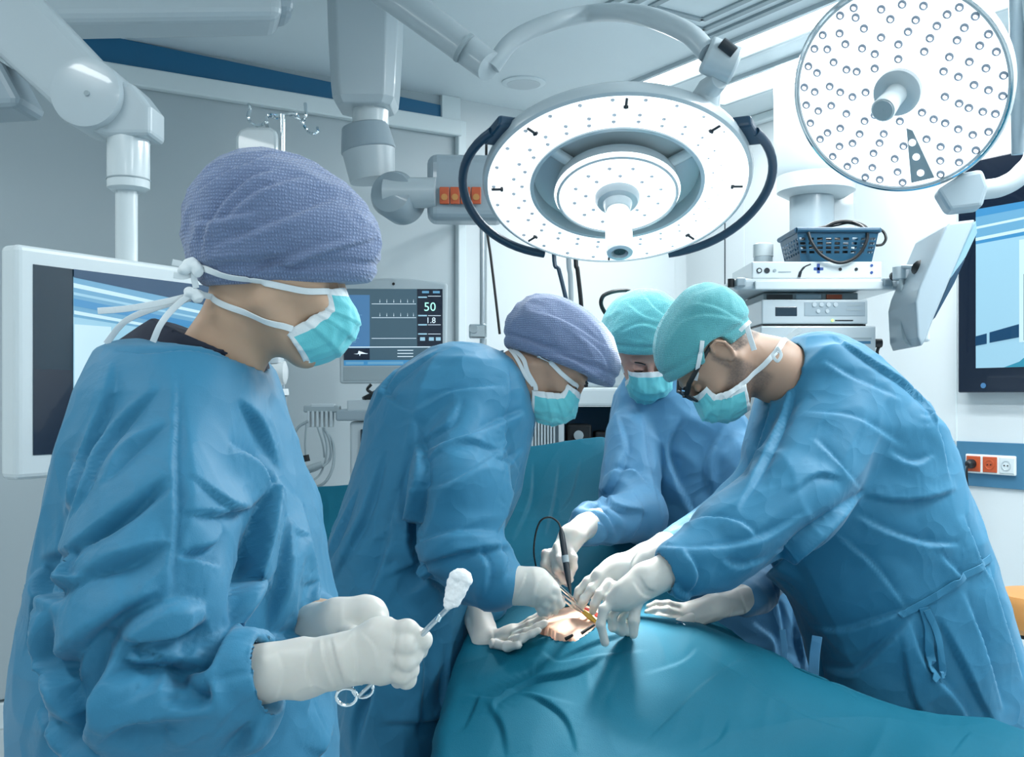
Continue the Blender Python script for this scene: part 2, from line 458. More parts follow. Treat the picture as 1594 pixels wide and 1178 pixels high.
MB().lathe(P(135, 145, Ya - .078), (0, -1, 0), [(.006, -.01), (.006, .002)], 12).build('screw', 'plastic_grey', t, smooth=True)
m = MB(); a = P(135, 145, Ya); b = P(-60, -45, Ya + .1); dd = (b - a).normalized(); wv = dd.cross(Vector((0, 1, 0))).normalized()
m.prism([a + wv * .072 - dd * .01, b + wv * .09, b - wv * .09, a - wv * .072 - dd * .01], Vector((0, .09, 0)))
m.build('sloping_arm', 'enamel', t, bevel=.02, seg=3)
m = MB(); m.prism([P(q[0], q[1], Ya + .06) for q in ((-60, 60), (0, 95), (30, 150), (28, 165), (-60, 170))], Vector((0, .14, 0)))
m.build('rear_cover', 'enamel_grey', t, bevel=.02, seg=3)
# big horizontal beam at the upper left
t = thing('supply_boom', 'large white horizontal supply arm across the upper left corner', 'arm', P(250, 30, 2.9))
a = P(-200, 72, 3.0); b = P(432, 60, 3.35)
dd = (b - a); up = UZ * .17
pr = [a, b, b + UZ * .0 + dd.normalized() * .0]
m = MB(); fwd = dd.cross(UZ).normalized() * -1
m.obox(a - fwd * .19, dd, fwd * .19, UZ * .24)
m.build('beam', 'enamel', t, bevel=.035, seg=4)
m = MB(); m.obox(b - dd.normalized() * .09 - fwd * .17 + UZ * .02, dd.normalized() * .13, fwd * .15, UZ * .19)
m.build('end_cap', 'enamel_grey', t, bevel=.04, seg=4)
m = MB(); m.tube([b - fwd * .1 + UZ * .1 - dd * .75, Vector((b.x, b.y, CEIL)) - fwd * .1 - Vector((dd.x, dd.y, 0)) * .75], .08, 28).build('ceiling_stem', 'enamel', t, smooth=True)

# ---- IV stand with hooks and bag
Yi = 3.6
t = thing('iv_stand', 'slim steel drip stand with curled hooks behind the nearest nurse cap', 'drip stand', P(440, 600, Yi) * 1.0)
pole_top = P(440, 178, Yi)
base = Vector((pole_top.x, pole_top.y, 0.03))
MB().tube([base, pole_top], .009, 12).build('pole', 'chrome', t, smooth=True)
for q in range(5):
    an = q * 2 * math.pi / 5
    MB().tube([base + UZ * .03, base + Vector((math.cos(an), math.sin(an), 0)) * .27 + UZ * .0], [.014, .010], 8).build('leg', 'steel', t, smooth=True)
for pts in ([(440, 180), (420, 178), (413, 190), (402, 196), (392, 192), (386, 183), (389, 170), (387, 162)],
            [(440, 180), (458, 176), (466, 186), (470, 190), (478, 203), (487, 208), (495, 204), (494, 199)],
            [(440, 181), (430, 184), (418, 180), (415, 190), (417, 202)],
            [(452, 180), (462, 183), (470, 188), (476, 180), (475, 161)]):
    MB().tube(spline([P(x, y, Yi + (0 if i % 2 else .02)) for i, (x, y) in enumerate(pts)], 5), .006, 8).build('hook', 'chrome', t, smooth=True)
t = thing('drip_bag', 'clear pale drip bag hanging from the left hook of the stand', 'bag', P(400, 230, Yi))
m = MB(); m.prism([P(x, y, Yi - .03) for x, y in ((366, 212), (372, 201), (384, 197), (420, 197), (430, 203), (432, 214), (432, 290), (366, 290))], Vector((0, .05, 0)))
m.build('bag', 'enamel_white', t, bevel=.012, seg=3)
MB().tube([P(400, 200, Yi), P(401, 197.5, Yi), P(403, 200, Yi)], .004, 6).build('loop', 'chrome', t)

# ---- ceiling pendant 1 with swivel elbow and socket box
Yp = 3.9
c = P(570, 160, Yp)
t = thing('ceiling_pendant', 'pale ceiling pendant with swivel elbow and socket box, left of the ring lamp', 'ceiling pendant', Vector((c.x, c.y, CEIL)))
top = Vector((c.x, c.y, CEIL))
m = MB()
def sq_ring(m, c, w, dpt, bev=.3):
    return [m.bm.verts.new(Vector(c) + Vector((w * x, dpt * y, 0))) for x, y in ((-1, -1 + bev), (-1 + bev, -1), (1 - bev, -1), (1, -1 + bev), (1, 1 - bev), (1 - bev, 1), (-1 + bev, 1), (-1, 1 - bev))]
rs = [sq_ring(m, (top.x, top.y, z), w, w) for z, w in ((CEIL, .135), (P(570, 60, Yp).z, .13), (P(570, 140, Yp).z, .12), (P(570, 160, Yp).z, .115), (P(570, 172, Yp).z, .10))]
for a, b in zip(rs, rs[1:]):
    for q in range(8): m.face([a[q], a[(q + 1) % 8], b[(q + 1) % 8], b[q]])
m.face(rs[-1]); m.face(rs[0][::-1])
m.build('column', 'enamel', t, bevel=.006)
MB().lathe(P(577, 170, Yp), (0, 0, -1), [(.069, 0), (.069, .13)], 32).build('neck', 'enamel_white', t, smooth=True)
e = P(575, 216, Yp)
MB().tube([P(568, 196, Yp), P(574, 236, Yp)], [.088, .105], 32).build('elbow_collar', 'plastic_grey', t, bevel=.006, smooth=True).data.materials[0] = M_('enamel_grey')
MB().tube([P(574, 236, Yp), P(580, 282, Yp)], [.100, .085], 32).build('elbow', 'enamel', t, smooth=True)
MB().lathe(P(612, 302, Yp - .12), (-.25, -1, .1), [(.085, -.12), (.088, .0), (.075, .03), (.001, .04)], 36).build('swivel', 'enamel_grey', t, smooth=True)
m = MB(); m.tube([P(600, 300, Yp - .1), P(680, 300, Yp - .12)], [.062, .062], 24, flat=.9).build('side_arm', 'enamel', t, smooth=True)
bo = P(665, 341, Yp - .14)
bx = MB().obox(bo, Vector((.29, .02, 0)), Vector((-.01, .15, 0)), UZ * .245).build('socket_box', 'enamel_grey', t, bevel=.035, seg=4)
sp = MB()
for q in range(4):
    o = P(684 + q * 16.5, 317, Yp - .153)
    so_ = MB().obox(o, Vector((.036, .0025, 0)), Vector((0, .012, 0)), UZ * .062).build('socket', 'orange', t, bevel=.003)
    MB().lathe(o + Vector((.018, -.001, .024)), (0, -1, 0), [(.012, 0), (.012, .002), (.006, .0025)], 14).build('socket_face', 'tan_leather', so_, smooth=True)
# long slim arm seen behind ring lamp
# ---- pendant 2, far right
Y2 = 5.0
c = P(1270, 290, Y2)
t = thing('ceiling_pendant', 'pale round ceiling pendant column above the basket, behind the right round lamp', 'ceiling pendant', Vector((c.x, c.y, CEIL)))
MB().lathe((c.x, c.y, CEIL), (0, 0, -1), [(.20, 0), (.20, CEIL - P(0, 262, Y2).z), (.185, CEIL - P(0, 275, Y2).z)], 40).build('flange', 'enamel', t, smooth=True)
MB().lathe((c.x, c.y, P(0, 275, Y2).z), (0, 0, -1), [(.185, 0), (.185, .075), (.14, .10)], 40).build('collar', 'enamel', t, smooth=True)
MB().lathe((c.x - .02, c.y, P(0, 300, Y2).z), (0, 0, -1), [(.105, 0), (.105, .32)], 32).build('pipe', 'enamel_grey', t, smooth=True)
MB().obox(P(1290, 420, Y2 + .05), Vector((.13, 0, 0)), Vector((0, .12, 0)), UZ * .42).build('duct', 'enamel', t, bevel=.01)

# ---- tall pole by the door with clamp, and cables hanging
t = thing('service_pole', 'thin grey vertical pole with a clamp behind the bending nurse', 'pole', P(751, 500, 4.9))
MB().tube([P(751, 322, 4.9), P(751, 535, 4.9)], .013, 12).build('rod', 'steel', t, smooth=True)
MB().tube([P(751, 328, 4.9), on_left(751, 330)], .014, 10).build('wall_bracket', 'steel', t)
MB().box(P(744, 516, 4.86), (.085, .06, .07)).build('clamp', 'chrome', t, bevel=.01)
MB().lathe(P(737, 512, 4.82), (0, -1, 0), [(.02, 0), (.02, .03)], 12).build('knob', 'enamel', t, smooth=True)
def cable(name, label, pts, Y, r, m, hang=True, group=None):
    q = [P(x, y, Y) for x, y in pts]
    if hang: w0 = on_left(pts[0][0], 285, .06); q = [w0, Vector((q[0].x, q[0].y + .02, w0.z + .02))] + q
    o = MB().tube(spline(q, 6), r, 8).build(name, m, smooth=True)
    return tag(o, label, 'cable', group)
cable('cable', 'thin black cable hanging beside the grey pole above the bending nurse', [(757, 340), (764, 400), (770, 450), (778, 520)], 4.7, .006, 'black')
cable('cable', 'blue hose hanging below the ring lamp, left of the white tube', [(862, 390), (870, 420), (882, 470), (886, 500)], 4.3, .009, 'handle_blue')
cable('cable', 'black hose hanging below the ring lamp, right of the white tube', [(896, 390), (899, 420), (904, 465), (906, 500)], 4.4, .010, 'black')
cable('cable', 'pale tube hanging between the blue and the black hose', [(885, 390), (888, 430), (890, 490)], 4.42, .011, 'enamel')

# ---- patient monitor with its bracket
Ym = 4.3
t = thing('patient_monitor', 'grey patient monitor reading 50 between the two nurses in purple caps', 'monitor', P(612, 560, Ym))
r_ = (P(697, 500, Ym + .05) - P(527, 500, Ym)); rr = r_.normalized(); nn = rr.cross(UZ).normalized()
o = P(527, 597, Ym)
Wm = r_.length; Hm2 = P(0, 440, Ym).z - P(0, 597, Ym).z
m = MB(); pts = []
for q in range(13):
    u = q / 12; pts.append(o + rr * (Wm * u) + UZ * (Hm2 + .022 * (1 - (2 * u - 1) ** 2)))
m.prism([o + rr * .005, o + rr * (Wm - .005)] + pts[::-1], -nn * .10)
m.build('housing', 'enamel', t, bevel=.012, seg=3)
so = o + rr * .022 + UZ * .075 + nn * .001
Ws, Hs = Wm - .044, Hm2 - .10
MB().obox(o + rr * .02 + UZ * .012 + nn * .0, rr * (Wm - .04), nn * .002, UZ * .058).build('control_strip', 'plastic_grey', t, bevel=.004)
pv = [('scr_slate', R4(0, 0, 1, 1)), ('scr_mid', R4(0, .22, .26, .92)), ('scr_deep', R4(.74, .25, 1, 1)), ('scr_blue', R4(0, 0, 1, .07)),
      ('scr_sky', R4(.02, .015, .2, .05)), ('scr_sky', R4(.24, .015, .6, .05)), ('scr_text', R4(0, .235, 1, .245)), ('scr_deep', R4(0, .075, .26, .225))]
rnd = random.Random(3)
for v in (.80, .62, .35):
    pv.append(('scr_text', R4(.28, v, .73, v + .006)))
for v in (.82, .64):
    for u in (.36, .43, .50, .57, .64, .70):
        pv.append(('scr_text', [(u, v), (u + .006, v), (u + .003, v + .05)]))
for v in (.88, .64, .52, .40): pv.append(('scr_pale', R4(.75, v, .84, v + .018)))
for v in (.9, .645, .525, .405): pv.append(('scr_text', R4(.85, v, .98, v + .006)))
for u in (.77, .86, .93): pv.append(('scr_pale', R4(u, .32, u + .05, .365)))
for u in (.79, .90): pv.append(('scr_sky', R4(u, .94, u + .07, .97)))
for q in range(9): pv.append(('scr_sky', R4(.04, .30 + q * .05, .04 + .06 + .1 * rnd.random(), .308 + q * .05)))
pv.append(('scr_text', [(.1, .15), (.14, .145), (.15, .19), (.16, .12), (.17, .15), (.24, .15), (.24, .156), (.17, .156)]))
for v in (.11, .15, .19): pv.append(('scr_text', R4(.54, v, .70, v + .008)))
picture('screen', so, rr * Ws, UZ * Hs, pv, t)
MB().lathe(o + rr * (Wm * .5) + UZ * (Hm2 - .004) + nn * .001, nn, [(.006, 0), (.006, .002)], 14).build('status_light', 'black', t)
text_obj('readout', '50', .052, so + rr * Ws * .87 + UZ * Hs * .76 + nn * .0055, rr, UZ, 'scr_green', t)
text_obj('readout', '1.8', .034, so + rr * Ws * .88 + UZ * Hs * .585 + nn * .0055, rr, UZ, 'scr_text', t)
MB().obox(o + rr * (Wm * .4) - nn * .30, rr * .07, nn * .22, UZ * .10 + UZ * .05).build('bracket', 'enamel_grey', t, bevel=.01)
MB().tube([o + rr * (Wm * .5) - nn * .15 - UZ * .0, Vector((o.x + rr.x * Wm * .5, o.y + .15, P(0, 655, 4.0).z + .047))], .022, 14).build('stand_pole', 'enamel_grey', t, smooth=True)

# ---- rail with comb holder and the looped leads
t = thing('lead_holder', 'grey comb-shaped lead holder on the rail below the patient monitor', 'holder', P(500, 650, 4.0))
MB().obox(P(472, 642, 4.0), Vector((.14, 0, 0)), Vector((0, .05, 0)), UZ * .028).build('rail_bar', 'plastic_grey', t, bevel=.006)
for q in range(6):
    MB().obox(P(478 + q * 7, 665, 4.0), Vector((.010, 0, 0)), Vector((0, .045, 0)), UZ * .066).build('comb_tooth', 'enamel', t, bevel=.002)
MB().obox(P(484, 634, 4.0), Vector((.09, 0, 0)), Vector((0, .04, 0)), UZ * .014).build('clip', 'enamel', t, bevel=.003)
t = thing('lead_bundle', 'looped grey monitoring leads hanging in coils under the comb holder', 'cable', P(490, 700, 3.97))
for pts, r in (([(480, 655), (462, 668), (453, 700), (458, 730), (470, 752), (490, 758), (508, 748), (519, 722), (518, 690), (505, 668)], .006),
               ([(505, 665), (514, 690), (513, 715), (498, 728), (478, 735), (466, 728)], .005),
               ([(502, 665), (509, 700), (500, 735), (484, 748), (470, 742), (458, 728)], .004),
               ([(477, 660), (475, 690), (476, 712)], .004), ([(494, 664), (502, 690), (505, 712)], .0035)):
    MB().tube(spline([P(x, y, 3.97 + .01 * i % .03) for i, (x, y) in enumerate(pts)], 6), r, 7).build('lead', 'plastic_grey', t, smooth=True)
MB().tube([P(476, 708, 3.97), P(478, 718, 3.97)], .012, 10).build('plug', 'black', t, smooth=True)
MB().tube([P(478, 730, 3.97), P(502, 722, 3.97)], .013, 10).build('connector', 'plastic_grey', t, smooth=True)
MB().tube([P(482, 753, 3.97), P(484, 760, 3.97)], .009, 10).build('connector', 'tan_leather', t, smooth=True)
# ---- cart column right of it
t = thing('monitor_cart', 'pale equipment cart with a shelf edge behind the bending nurse back', 'cart', P(580, 700, 4.0))
MB().obox(P(522, 655, 4.0), Vector((.45, .0, 0)), Vector((0, .4, 0)), UZ * .045).build('shelf', 'enamel_grey', t, bevel=.008)
MB().obox(P(540, 640, 4.0), Vector((.22, .0, 0)), Vector((0, .3, 0)), UZ * .045).build('drawer', 'enamel', t, bevel=.006)
MB().obox(Vector((P(543, 0, 4.0).x, 4.02, .12)), Vector((.40, 0, 0)), Vector((0, .38, 0)), UZ * (P(0, 656, 4.02).z - .12)).build('body', 'enamel', t, bevel=.01)
MB().obox(P(561, 720, 4.01), Vector((.05, 0, 0)), Vector((0, .02, 0)), UZ * .13).build('dark_panel', 'display_dark', t, bevel=.003)
MB().box((P(620, 0, 4.0).x, 4.2, .06), (.42, .38, .12)).build('plinth', 'plastic_grey', t, bevel=.01)
MB().tube(spline([P(578, 560 + 38, 3.98), P(572, 606, 3.98), P(580, 612, 3.98), P(590, 618, 3.98)], 6), .006, 8).build('cord', 'black', t)
MB().tube([P(566, 622, 4.02), P(600, 606, 4.05)], [.02, .03], 12, flat=.6).build('grip', 'black', t, smooth=True)

# ---- suction canister and swivel joint seen behind the nurse's shoulder
Yc = 2.9
t = thing('suction_canister', 'clear suction canister with amber contents behind the nearest nurse shoulder', 'canister', P(425, 660, Yc))
cc = P(425, 605, Yc)
MB().lathe(cc, (0, 0, -1), [(.042, 0), (.044, .01), (.044, .018), (.036, .02)], 32).build('lid', 'white_plastic', t, smooth=True)
MB().lathe(cc - UZ * .0205, (0, 0, -1), [(.038, 0), (.034, .2), (.02, .21)], 32).build('jar', 'enamel_grey', t, smooth=True)
MB().lathe(cc - UZ * .0215 + Vector((-.008, -.012, 0)), (0, 0, -1), [(.028, 0), (.026, .07), (.01, .08)], 24).build('contents', 'amber', t, smooth=True)
MB().tube([cc + Vector((0, .05, -.1)), Vector((cc.x, cc.y + .05, .06))], .016, 12).build('pole', 'steel', t, smooth=True)
MB().lathe(Vector((cc.x, cc.y + .05, .0)), (0, 0, 1), [(.22, 0), (.22, .03), (.03, .07)], 30).build('foot', 'plastic_grey', t, smooth=True)
MB().lathe(P(408, 580, Yc), (1, 0, 0), [(.034, 0), (.036, .03), (.035, .034), (.036, .038), (.033, .065), (.02, .07)], 28).build('regulator', 'white_plastic', t, smooth=True)
MB().lathe(P(421, 580, Yc), (1, 0, 0), [(.0365, 0), (.0365, .004)], 28).build('regulator_ring', 'black', t, smooth=True)
MB().tube([P(427, 566, Yc), P(425, 540, Yc), P(422, 500, Yc)], [.03, .022, .014], 16).build('neck', 'enamel', t, smooth=True)
MB().tube([P(425, 590, Yc), P(425, 606, Yc)], .014, 12).build('stem', 'enamel', t, smooth=True)

# ---- anaesthesia machine between the bending nurse and the far surgeon
Ye = 4.1
t = thing('anaesthesia_machine', 'white anaesthesia machine with open dark shelf behind the surgeons', 'machine', Vector((P(890, 0, Ye).x, Ye + .25, 0)))
x0, x1 = P(818, 0, Ye).x, P(985, 0, Ye).x
ztop = P(0, 603, Ye).z
W_ = x1 - x0
MB().obox((x0, Ye, ztop - .075), (W_, 0, 0), (0, .5, 0), (0, 0, .075)).build('worktop', 'enamel_white', t, bevel=.012)
MB().obox((x0 + .05, Ye + .08, ztop), (W_ - .06, 0, 0), (0, .4, 0), (0, 0, .09)).build('upper_module', 'enamel', t, bevel=.012)
MB().obox((x0, Ye + .42, .1), (W_, 0, 0), (0, .06, 0), (0, 0, ztop - .18)).build('back_panel', 'blue_band', t)
zs_ = ztop - .075
MB().obox((x0, Ye + .03, .12), (.015, 0, 0), (0, .4, 0), (0, 0, zs_ - .12)).build('side_panel', 'enamel', t)
xm = P(870, 0, Ye).x
MB().obox((xm, Ye + .02, .12), (.022, 0, 0), (0, .4, 0), (0, 0, zs_ - .12)).build('side_panel', 'enamel', t)
MB().obox((x1 - .015, Ye + .03, .12), (.015, 0, 0), (0, .4, 0), (0, 0, zs_ - .12)).build('side_panel', 'enamel', t)
MB().obox((x0, Ye + .03, .0), (W_, 0, 0), (0, .4, 0), (0, 0, .14)).build('base', 'plastic_grey', t, bevel=.01)
zsh = P(0, 706, Ye + .1).z
MB().obox((xm + .02, Ye + .04, zsh - .02), (x1 - xm - .035, 0, 0), (0, .36, 0), (0, 0, .02)).build('shelf', 'enamel', t)
g = MB()
for q in range(8): g.obox((x0 + .025 + q * .0125, Ye + .03, .2), (.007, 0, 0), (0, .012, 0), (0, 0, zs_ - .24))
g.build('louvre_panel', 'enamel', t)
MB().obox((x0 + .015, Ye + .045, .15), (xm - x0 - .015, 0, 0), (0, .3, 0), (0, 0, zs_ - .17)).build('inner_block', 'enamel_grey', t)
t = thing('vaporiser', 'black vaporiser block with yellow foot on the dark machine shelf', 'device', (xm + .11, Ye + .2, zsh))
MB().box((xm + .09, Ye + .18, zsh + .06), (.10, .14, .12)).build('body', 'black', t, bevel=.01)
MB().box((xm + .07, Ye + .10, zsh + .02), (.05, .02, .035)).build('foot', 'amber', t, bevel=.004)
MB().lathe((xm + .085, Ye + .11, zsh + .075), (0, -1, 0), [(.02, 0), (.02, .02), (.008, .022)], 16).build('dial', 'plastic_grey', t, smooth=True)
t = tag(MB().box((xm + .2, Ye + .2, zsh + .045), (.09, .13, .09)).build('control_box', 'black', bevel=.01), 'small black box on the machine shelf beside the vaporiser', 'box')

# ---- equipment tower on the right
Yt = 3.7
tx = lambda px: P(px, 0, Yt).x
tz = lambda py: P(0, py, Yt).z
t = thing('equipment_tower', 'white equipment tower with shelf behind the right surgeon', 'cart', Vector((tx(1275), Yt + .25, 0)))
MB().obox((tx(1140), Yt - .02, tz(452)), (tx(1398) - tx(1140), 0, 0), (0, .5, 0), (0, 0, tz(434) - tz(452))).build('top_shelf', 'enamel', t, bevel=.012)
MB().obox((tx(1172), Yt - .035, tz(452)), (tx(1385) - tx(1172), 0, 0), (0, .015, 0), (0, 0, tz(438) - tz(452))).build('shelf_front', 'enamel_white', t, bevel=.004)
for px in (1150, 1376):
    MB().box(Vector((tx(px), Yt - .03, tz(441))), (.035, .03, .032)).build('corner_block', 'enamel_grey', t, bevel=.006)
MB().lathe((tx(1136), Yt - .02, tz(448)), (0, 0, 1), [(.012, 0), (.012, .03)], 10).build('knob', 'black', t, smooth=True)
for px in (1190, 1348):
    MB().obox((tx(px), Yt + .42, .1), (.03, 0, 0), (0, .03, 0), (0, 0, tz(452) - .1)).build('upright', 'enamel', t, bevel=.004)
MB().obox((tx(1180), Yt + .02, tz(720)), (tx(1362) - tx(1180), 0, 0), (0, .42, 0), (0, 0, .03)).build('lower_shelf', 'enamel', t, bevel=.006)
MB().obox((tx(1175), Yt + .0, .08), (tx(1368) - tx(1175), 0, 0), (0, .46, 0), (0, 0, .07)).build('base', 'enamel_grey', t, bevel=.02)
MB().obox((tx(1195), Yt + .06, tz(465)), (tx(1345) - tx(1195), 0, 0), (0, .3, 0), (0, 0, .028)).build('under_shelf_tray', 'plastic_grey', t, bevel=.005)
for px0, px1, m_ in ((1200, 1240, 'plastic_dark'), (1246, 1285, 'scr_slate'), (1294, 1318, 'orange')):
    MB().obox((tx(px0), Yt + .052, tz(463)), (tx(px1) - tx(px0), 0, 0), (0, .01, 0), (0, 0, .016)).build('label_plate', m_, t)
# top unit with its cross mark
t = thing('electrosurgical_unit', 'white unit with a blue cross on the tower top shelf, under the basket', 'device', Vector((tx(1270), Yt + .15, tz(434))))
ux0, ux1, uz0, uz1 = tx(1171), tx(1373), tz(433.5), tz(407)
MB().obox((ux0, Yt + .0, uz0), (ux1 - ux0, 0, 0), (0, .34, 0), (0, 0, uz1 - uz0)).build('housing', 'enamel_white', t, bevel=.004)
f = Yt - .0015
def dot(px, py, r, m_, parent, nm='button', Y=None, n=16):
    Y = Y or f
    return MB().lathe(P(px, py, Y), (0, -1, 0), [(r, -.002), (r, .001)], n).build(nm, m_, parent, smooth=True)
for px, r, m_ in ((1182, .010, 'plastic_dark'), (1194, .010, 'plastic_dark'), (1206, .006, 'plastic_grey')): dot(px, 421, r, m_, t, 'socket')
dot(1182, 421, .006, 'enamel_white', t, 'socket_core', f - .0012)
for px in (1308, 1333): dot(px, 419, .006, 'plastic_dark', t)
for py in (413, 424): dot(1357, py, .005, 'logo_blue', t)
MB().obox(P(1267, 420.5, f), (.034, 0, 0), (0, .002, 0), (0, 0, .010)).obox(P(1272, 425, f), (.010, 0, 0), (0, .002, 0), (0, 0, .034)).build('cross_mark', 'logo_blue', t)
MB().tube(spline([P(1244, 431, f), P(1247, 422, f), P(1253, 415, f), P(1262, 411, f)], 5), [.0055] * 5 + [.004] * 5 + [.0025] * 6, 8).build('swoosh_mark', 'plastic_dark', t)
MB().obox(P(1212, 424, f), (.045, 0, 0), (0, .002, 0), (0, 0, .004)).build('maker_mark', 'plastic_grey', t)
# processor
t = thing('video_processor', 'grey unit with a small dark display and lit green lamp under the tower shelf', 'device', Vector((tx(1270), Yt + .15, tz(504))))
MB().obox((tx(1186), Yt + .0, tz(504)), (tx(1351) - tx(1186), 0, 0), (0, .36, 0), (0, 0, tz(466) - tz(504))).build('housing', 'enamel', t, bevel=.005)
MB().obox(P(1207, 492, f), (tx(1241) - tx(1207), 0, 0), (0, .004, 0), (0, 0, .034)).build('display', 'display_dark', t, bevel=.002)
MB().obox(P(1252, 492, f), (tx(1347) - tx(1252), 0, 0), (0, .003, 0), (0, 0, .052)).build('control_panel', 'enamel_grey', t, bevel=.002)
for q in range(4):
    dot(1268 + q * 11, 474, .008, 'enamel', t, 'button', f - .002)
for q in range(2):
    dot(1274 + q * 14, 484, .007, 'enamel', t, 'button', f - .002)
for py in (476, 483): MB().obox(P(1318, py, f - .001), (.05, 0, 0), (0, .003, 0), (0, 0, .005)).build('slot', 'plastic_grey', t)
MB().obox(P(1300, 499.5, f), (.065, 0, 0), (0, .003, 0), (0, 0, .004)).build('slot', 'black', t)
dot(1296, 498.5, .005, 'lcd_green', t, 'status_lamp', f - .001)
MB().obox((tx(1188), Yt + .01, tz(507)), (tx(1349) - tx(1188), 0, 0), (0, .34, 0), (0, 0, .006)).build('foot_strip', 'black', t)
# lower unit
t = thing('light_source', 'lower grey unit with black cable plug, topmost part seen over the right surgeon back', 'device', Vector((tx(1270), Yt + .15, tz(720))))
MB().obox((tx(1183), Yt - .01, tz(560)), (tx(1362) - tx(1183), 0, 0), (0, .38, 0), (0, 0, tz(507.5) - tz(560))).build('housing', 'enamel', t, bevel=.005)
MB().obox((tx(1186), Yt + .0, tz(704)), (tx(1358) - tx(1186), 0, 0), (0, .36, 0), (0, 0, tz(560) - tz(704))).build('lower_housing', 'enamel_grey', t, bevel=.005)
MB().obox(P(1322, 528, f - .01), (.08, 0, 0), (0, .003, 0), (0, 0, .006)).build('slot', 'plastic_grey', t)
MB().obox(P(1325, 535, f - .01), (.07, 0, 0), (0, .003, 0), (0, 0, .010)).build('badge', 'blue_band', t)
MB().tube([P(1361, 534, Yt + .05), P(1372, 534, Yt + .05)], .016, 12).build('plug', 'black', t, smooth=True)
MB().tube(spline([P(1371, 536, Yt + .05), P(1366, 545, Yt + .05), P(1366, 560, Yt + .05), P(1369, 640, Yt + .05)], 6), .006, 8).build('cord', 'black', t, smooth=True)
# jars behind basket
t = thing('roll_stack', 'pale cylindrical container left of the blue basket on the tower', 'container', Vector((tx(1208), Yt + .22, uz1)))
MB().lathe((tx(1209), Yt + .2, uz1), (0, 0, 1), [(.036, 0), (.036, tz(388) - uz1)], 28).build('jar', 'enamel', t, smooth=True)
MB().lathe((tx(1209), Yt + .2, tz(388)), (0, 0, 1), [(.038, 0.0005), (.038, tz(368) - tz(388)), (.03, tz(366) - tz(388))], 28).build('lid', 'enamel_white', t, smooth=True)
# basket
t = thing('storage_basket', 'blue plastic basket with slots standing on the white unit', 'basket', Vector((tx(1300), Yt + .12, uz1)))
bx0, bx1, bz0, bz1 = tx(1249), tx(1360), uz1 + .0008, tz(358)
yb0, yb1 = Yt + .02, Yt + .22
def bwall(m, A_, B_, A2, B2, cols, rows, th):
    """wall panel from bottom edge A_-B_ to top edge A2-B2 with rows of slots"""
    A_, B_, A2, B2 = map(Vector, (A_, B_, A2, B2))
    def pt(u, v): return (A_ * (1 - u) + B_ * u) * (1 - v) + (A2 * (1 - u) + B2 * u) * v
    us = [0]; 
    for c in range(cols): us += [(c + .18) / cols, (c + .82) / cols]
    us += [1]
    vs = [0]
    for r in range(rows): vs += [.25 + .55 * (r + .15) / rows, .25 + .55 * (r + .75) / rows]
    vs += [1]
    nrm = (B_ - A_).cross(A2 - A_).normalized() * th
    for i in range(len(us) - 1):
        for j in range(len(vs) - 1):
            if i % 2 == 1 and j % 2 == 1: continue
            q = [pt(us[i], vs[j]), pt(us[i + 1], vs[j]), pt(us[i + 1], vs[j + 1]), pt(us[i], vs[j + 1])]
            m.prism(q, nrm)
m = MB(); e = .020
c = [(bx0, yb0), (bx1, yb0), (bx1, yb1), (bx0, yb1)]
ce = [(bx0 - e, yb0 - e), (bx1 + e, yb0 - e), (bx1 + e, yb1 + e), (bx0 - e, yb1 + e)]
for q in range(4):
    a_, b_ = c[q], c[(q + 1) % 4]; a2, b2 = ce[q], ce[(q + 1) % 4]
    bwall(m, (*a_, bz0), (*b_, bz0), (*a2, bz1), (*b2, bz1), 9 if q % 2 == 0 else 7, 4, -.004)
m.obox((bx0, yb0, bz0), (bx1 - bx0, 0, 0), (0, yb1 - yb0, 0), (0, 0, .004))
m.build('basket_body', 'basket_blue', t)
m = MB()
for q in range(4):
    a2, b2 = ce[q], ce[(q + 1) % 4]
    m.tube([(a2[0], a2[1], bz1), (b2[0], b2[1], bz1)], .010, 10)
m.build('rim', 'basket_blue', t, smooth=True)
t = thing('basket_cable', 'black cable coiled in the blue basket and looping over its front', 'cable', Vector((tx(1300), Yt + .1, bz1)))
m = MB().tube(spline([P(1258, 362, Yt - .01), P(1264, 378, Yt - .02), P(1280, 398, Yt - .02), P(1308, 409, Yt - .02), P(1335, 398, Yt - .02), P(1350, 372, Yt - .015), P(1345, 355, Yt + .03), P(1325, 346, Yt + .1), P(1300, 350, Yt + .1), P(1270, 356, Yt + .1), P(1252, 362, Yt + .08)], 6), .006, 8).build('loop', 'black', t, smooth=True)
MB().tube(spline([P(1352, 356, Yt + .05), P(1372, 358, Yt + .04), P(1379, 370, Yt + .03), P(1374, 380, Yt + .03), P(1364, 382, Yt + .03)], 6), .005, 8).build('loop', 'black', t, smooth=True)
MB().tube(spline([P(1285, 354, Yt + .1), P(1300, 347, Yt + .1), P(1318, 345, Yt + .1), P(1340, 350, Yt + .1), P(1352, 358, Yt + .1)], 6), .008, 8).build('loop', 'black', t, smooth=True)
mm_ = MB()
rnd = random.Random(5)
pts = [Vector((tx(1300) + .12 * math.cos(q * 1.9) * rnd.uniform(.6, 1), Yt + .14 + .08 * math.sin(q * 1.9), bz0 + .015 + q * .0045)) for q in range(24)]
mm_.tube(spline(pts, 5), .007, 8).build('coil', 'black', t, smooth=True)

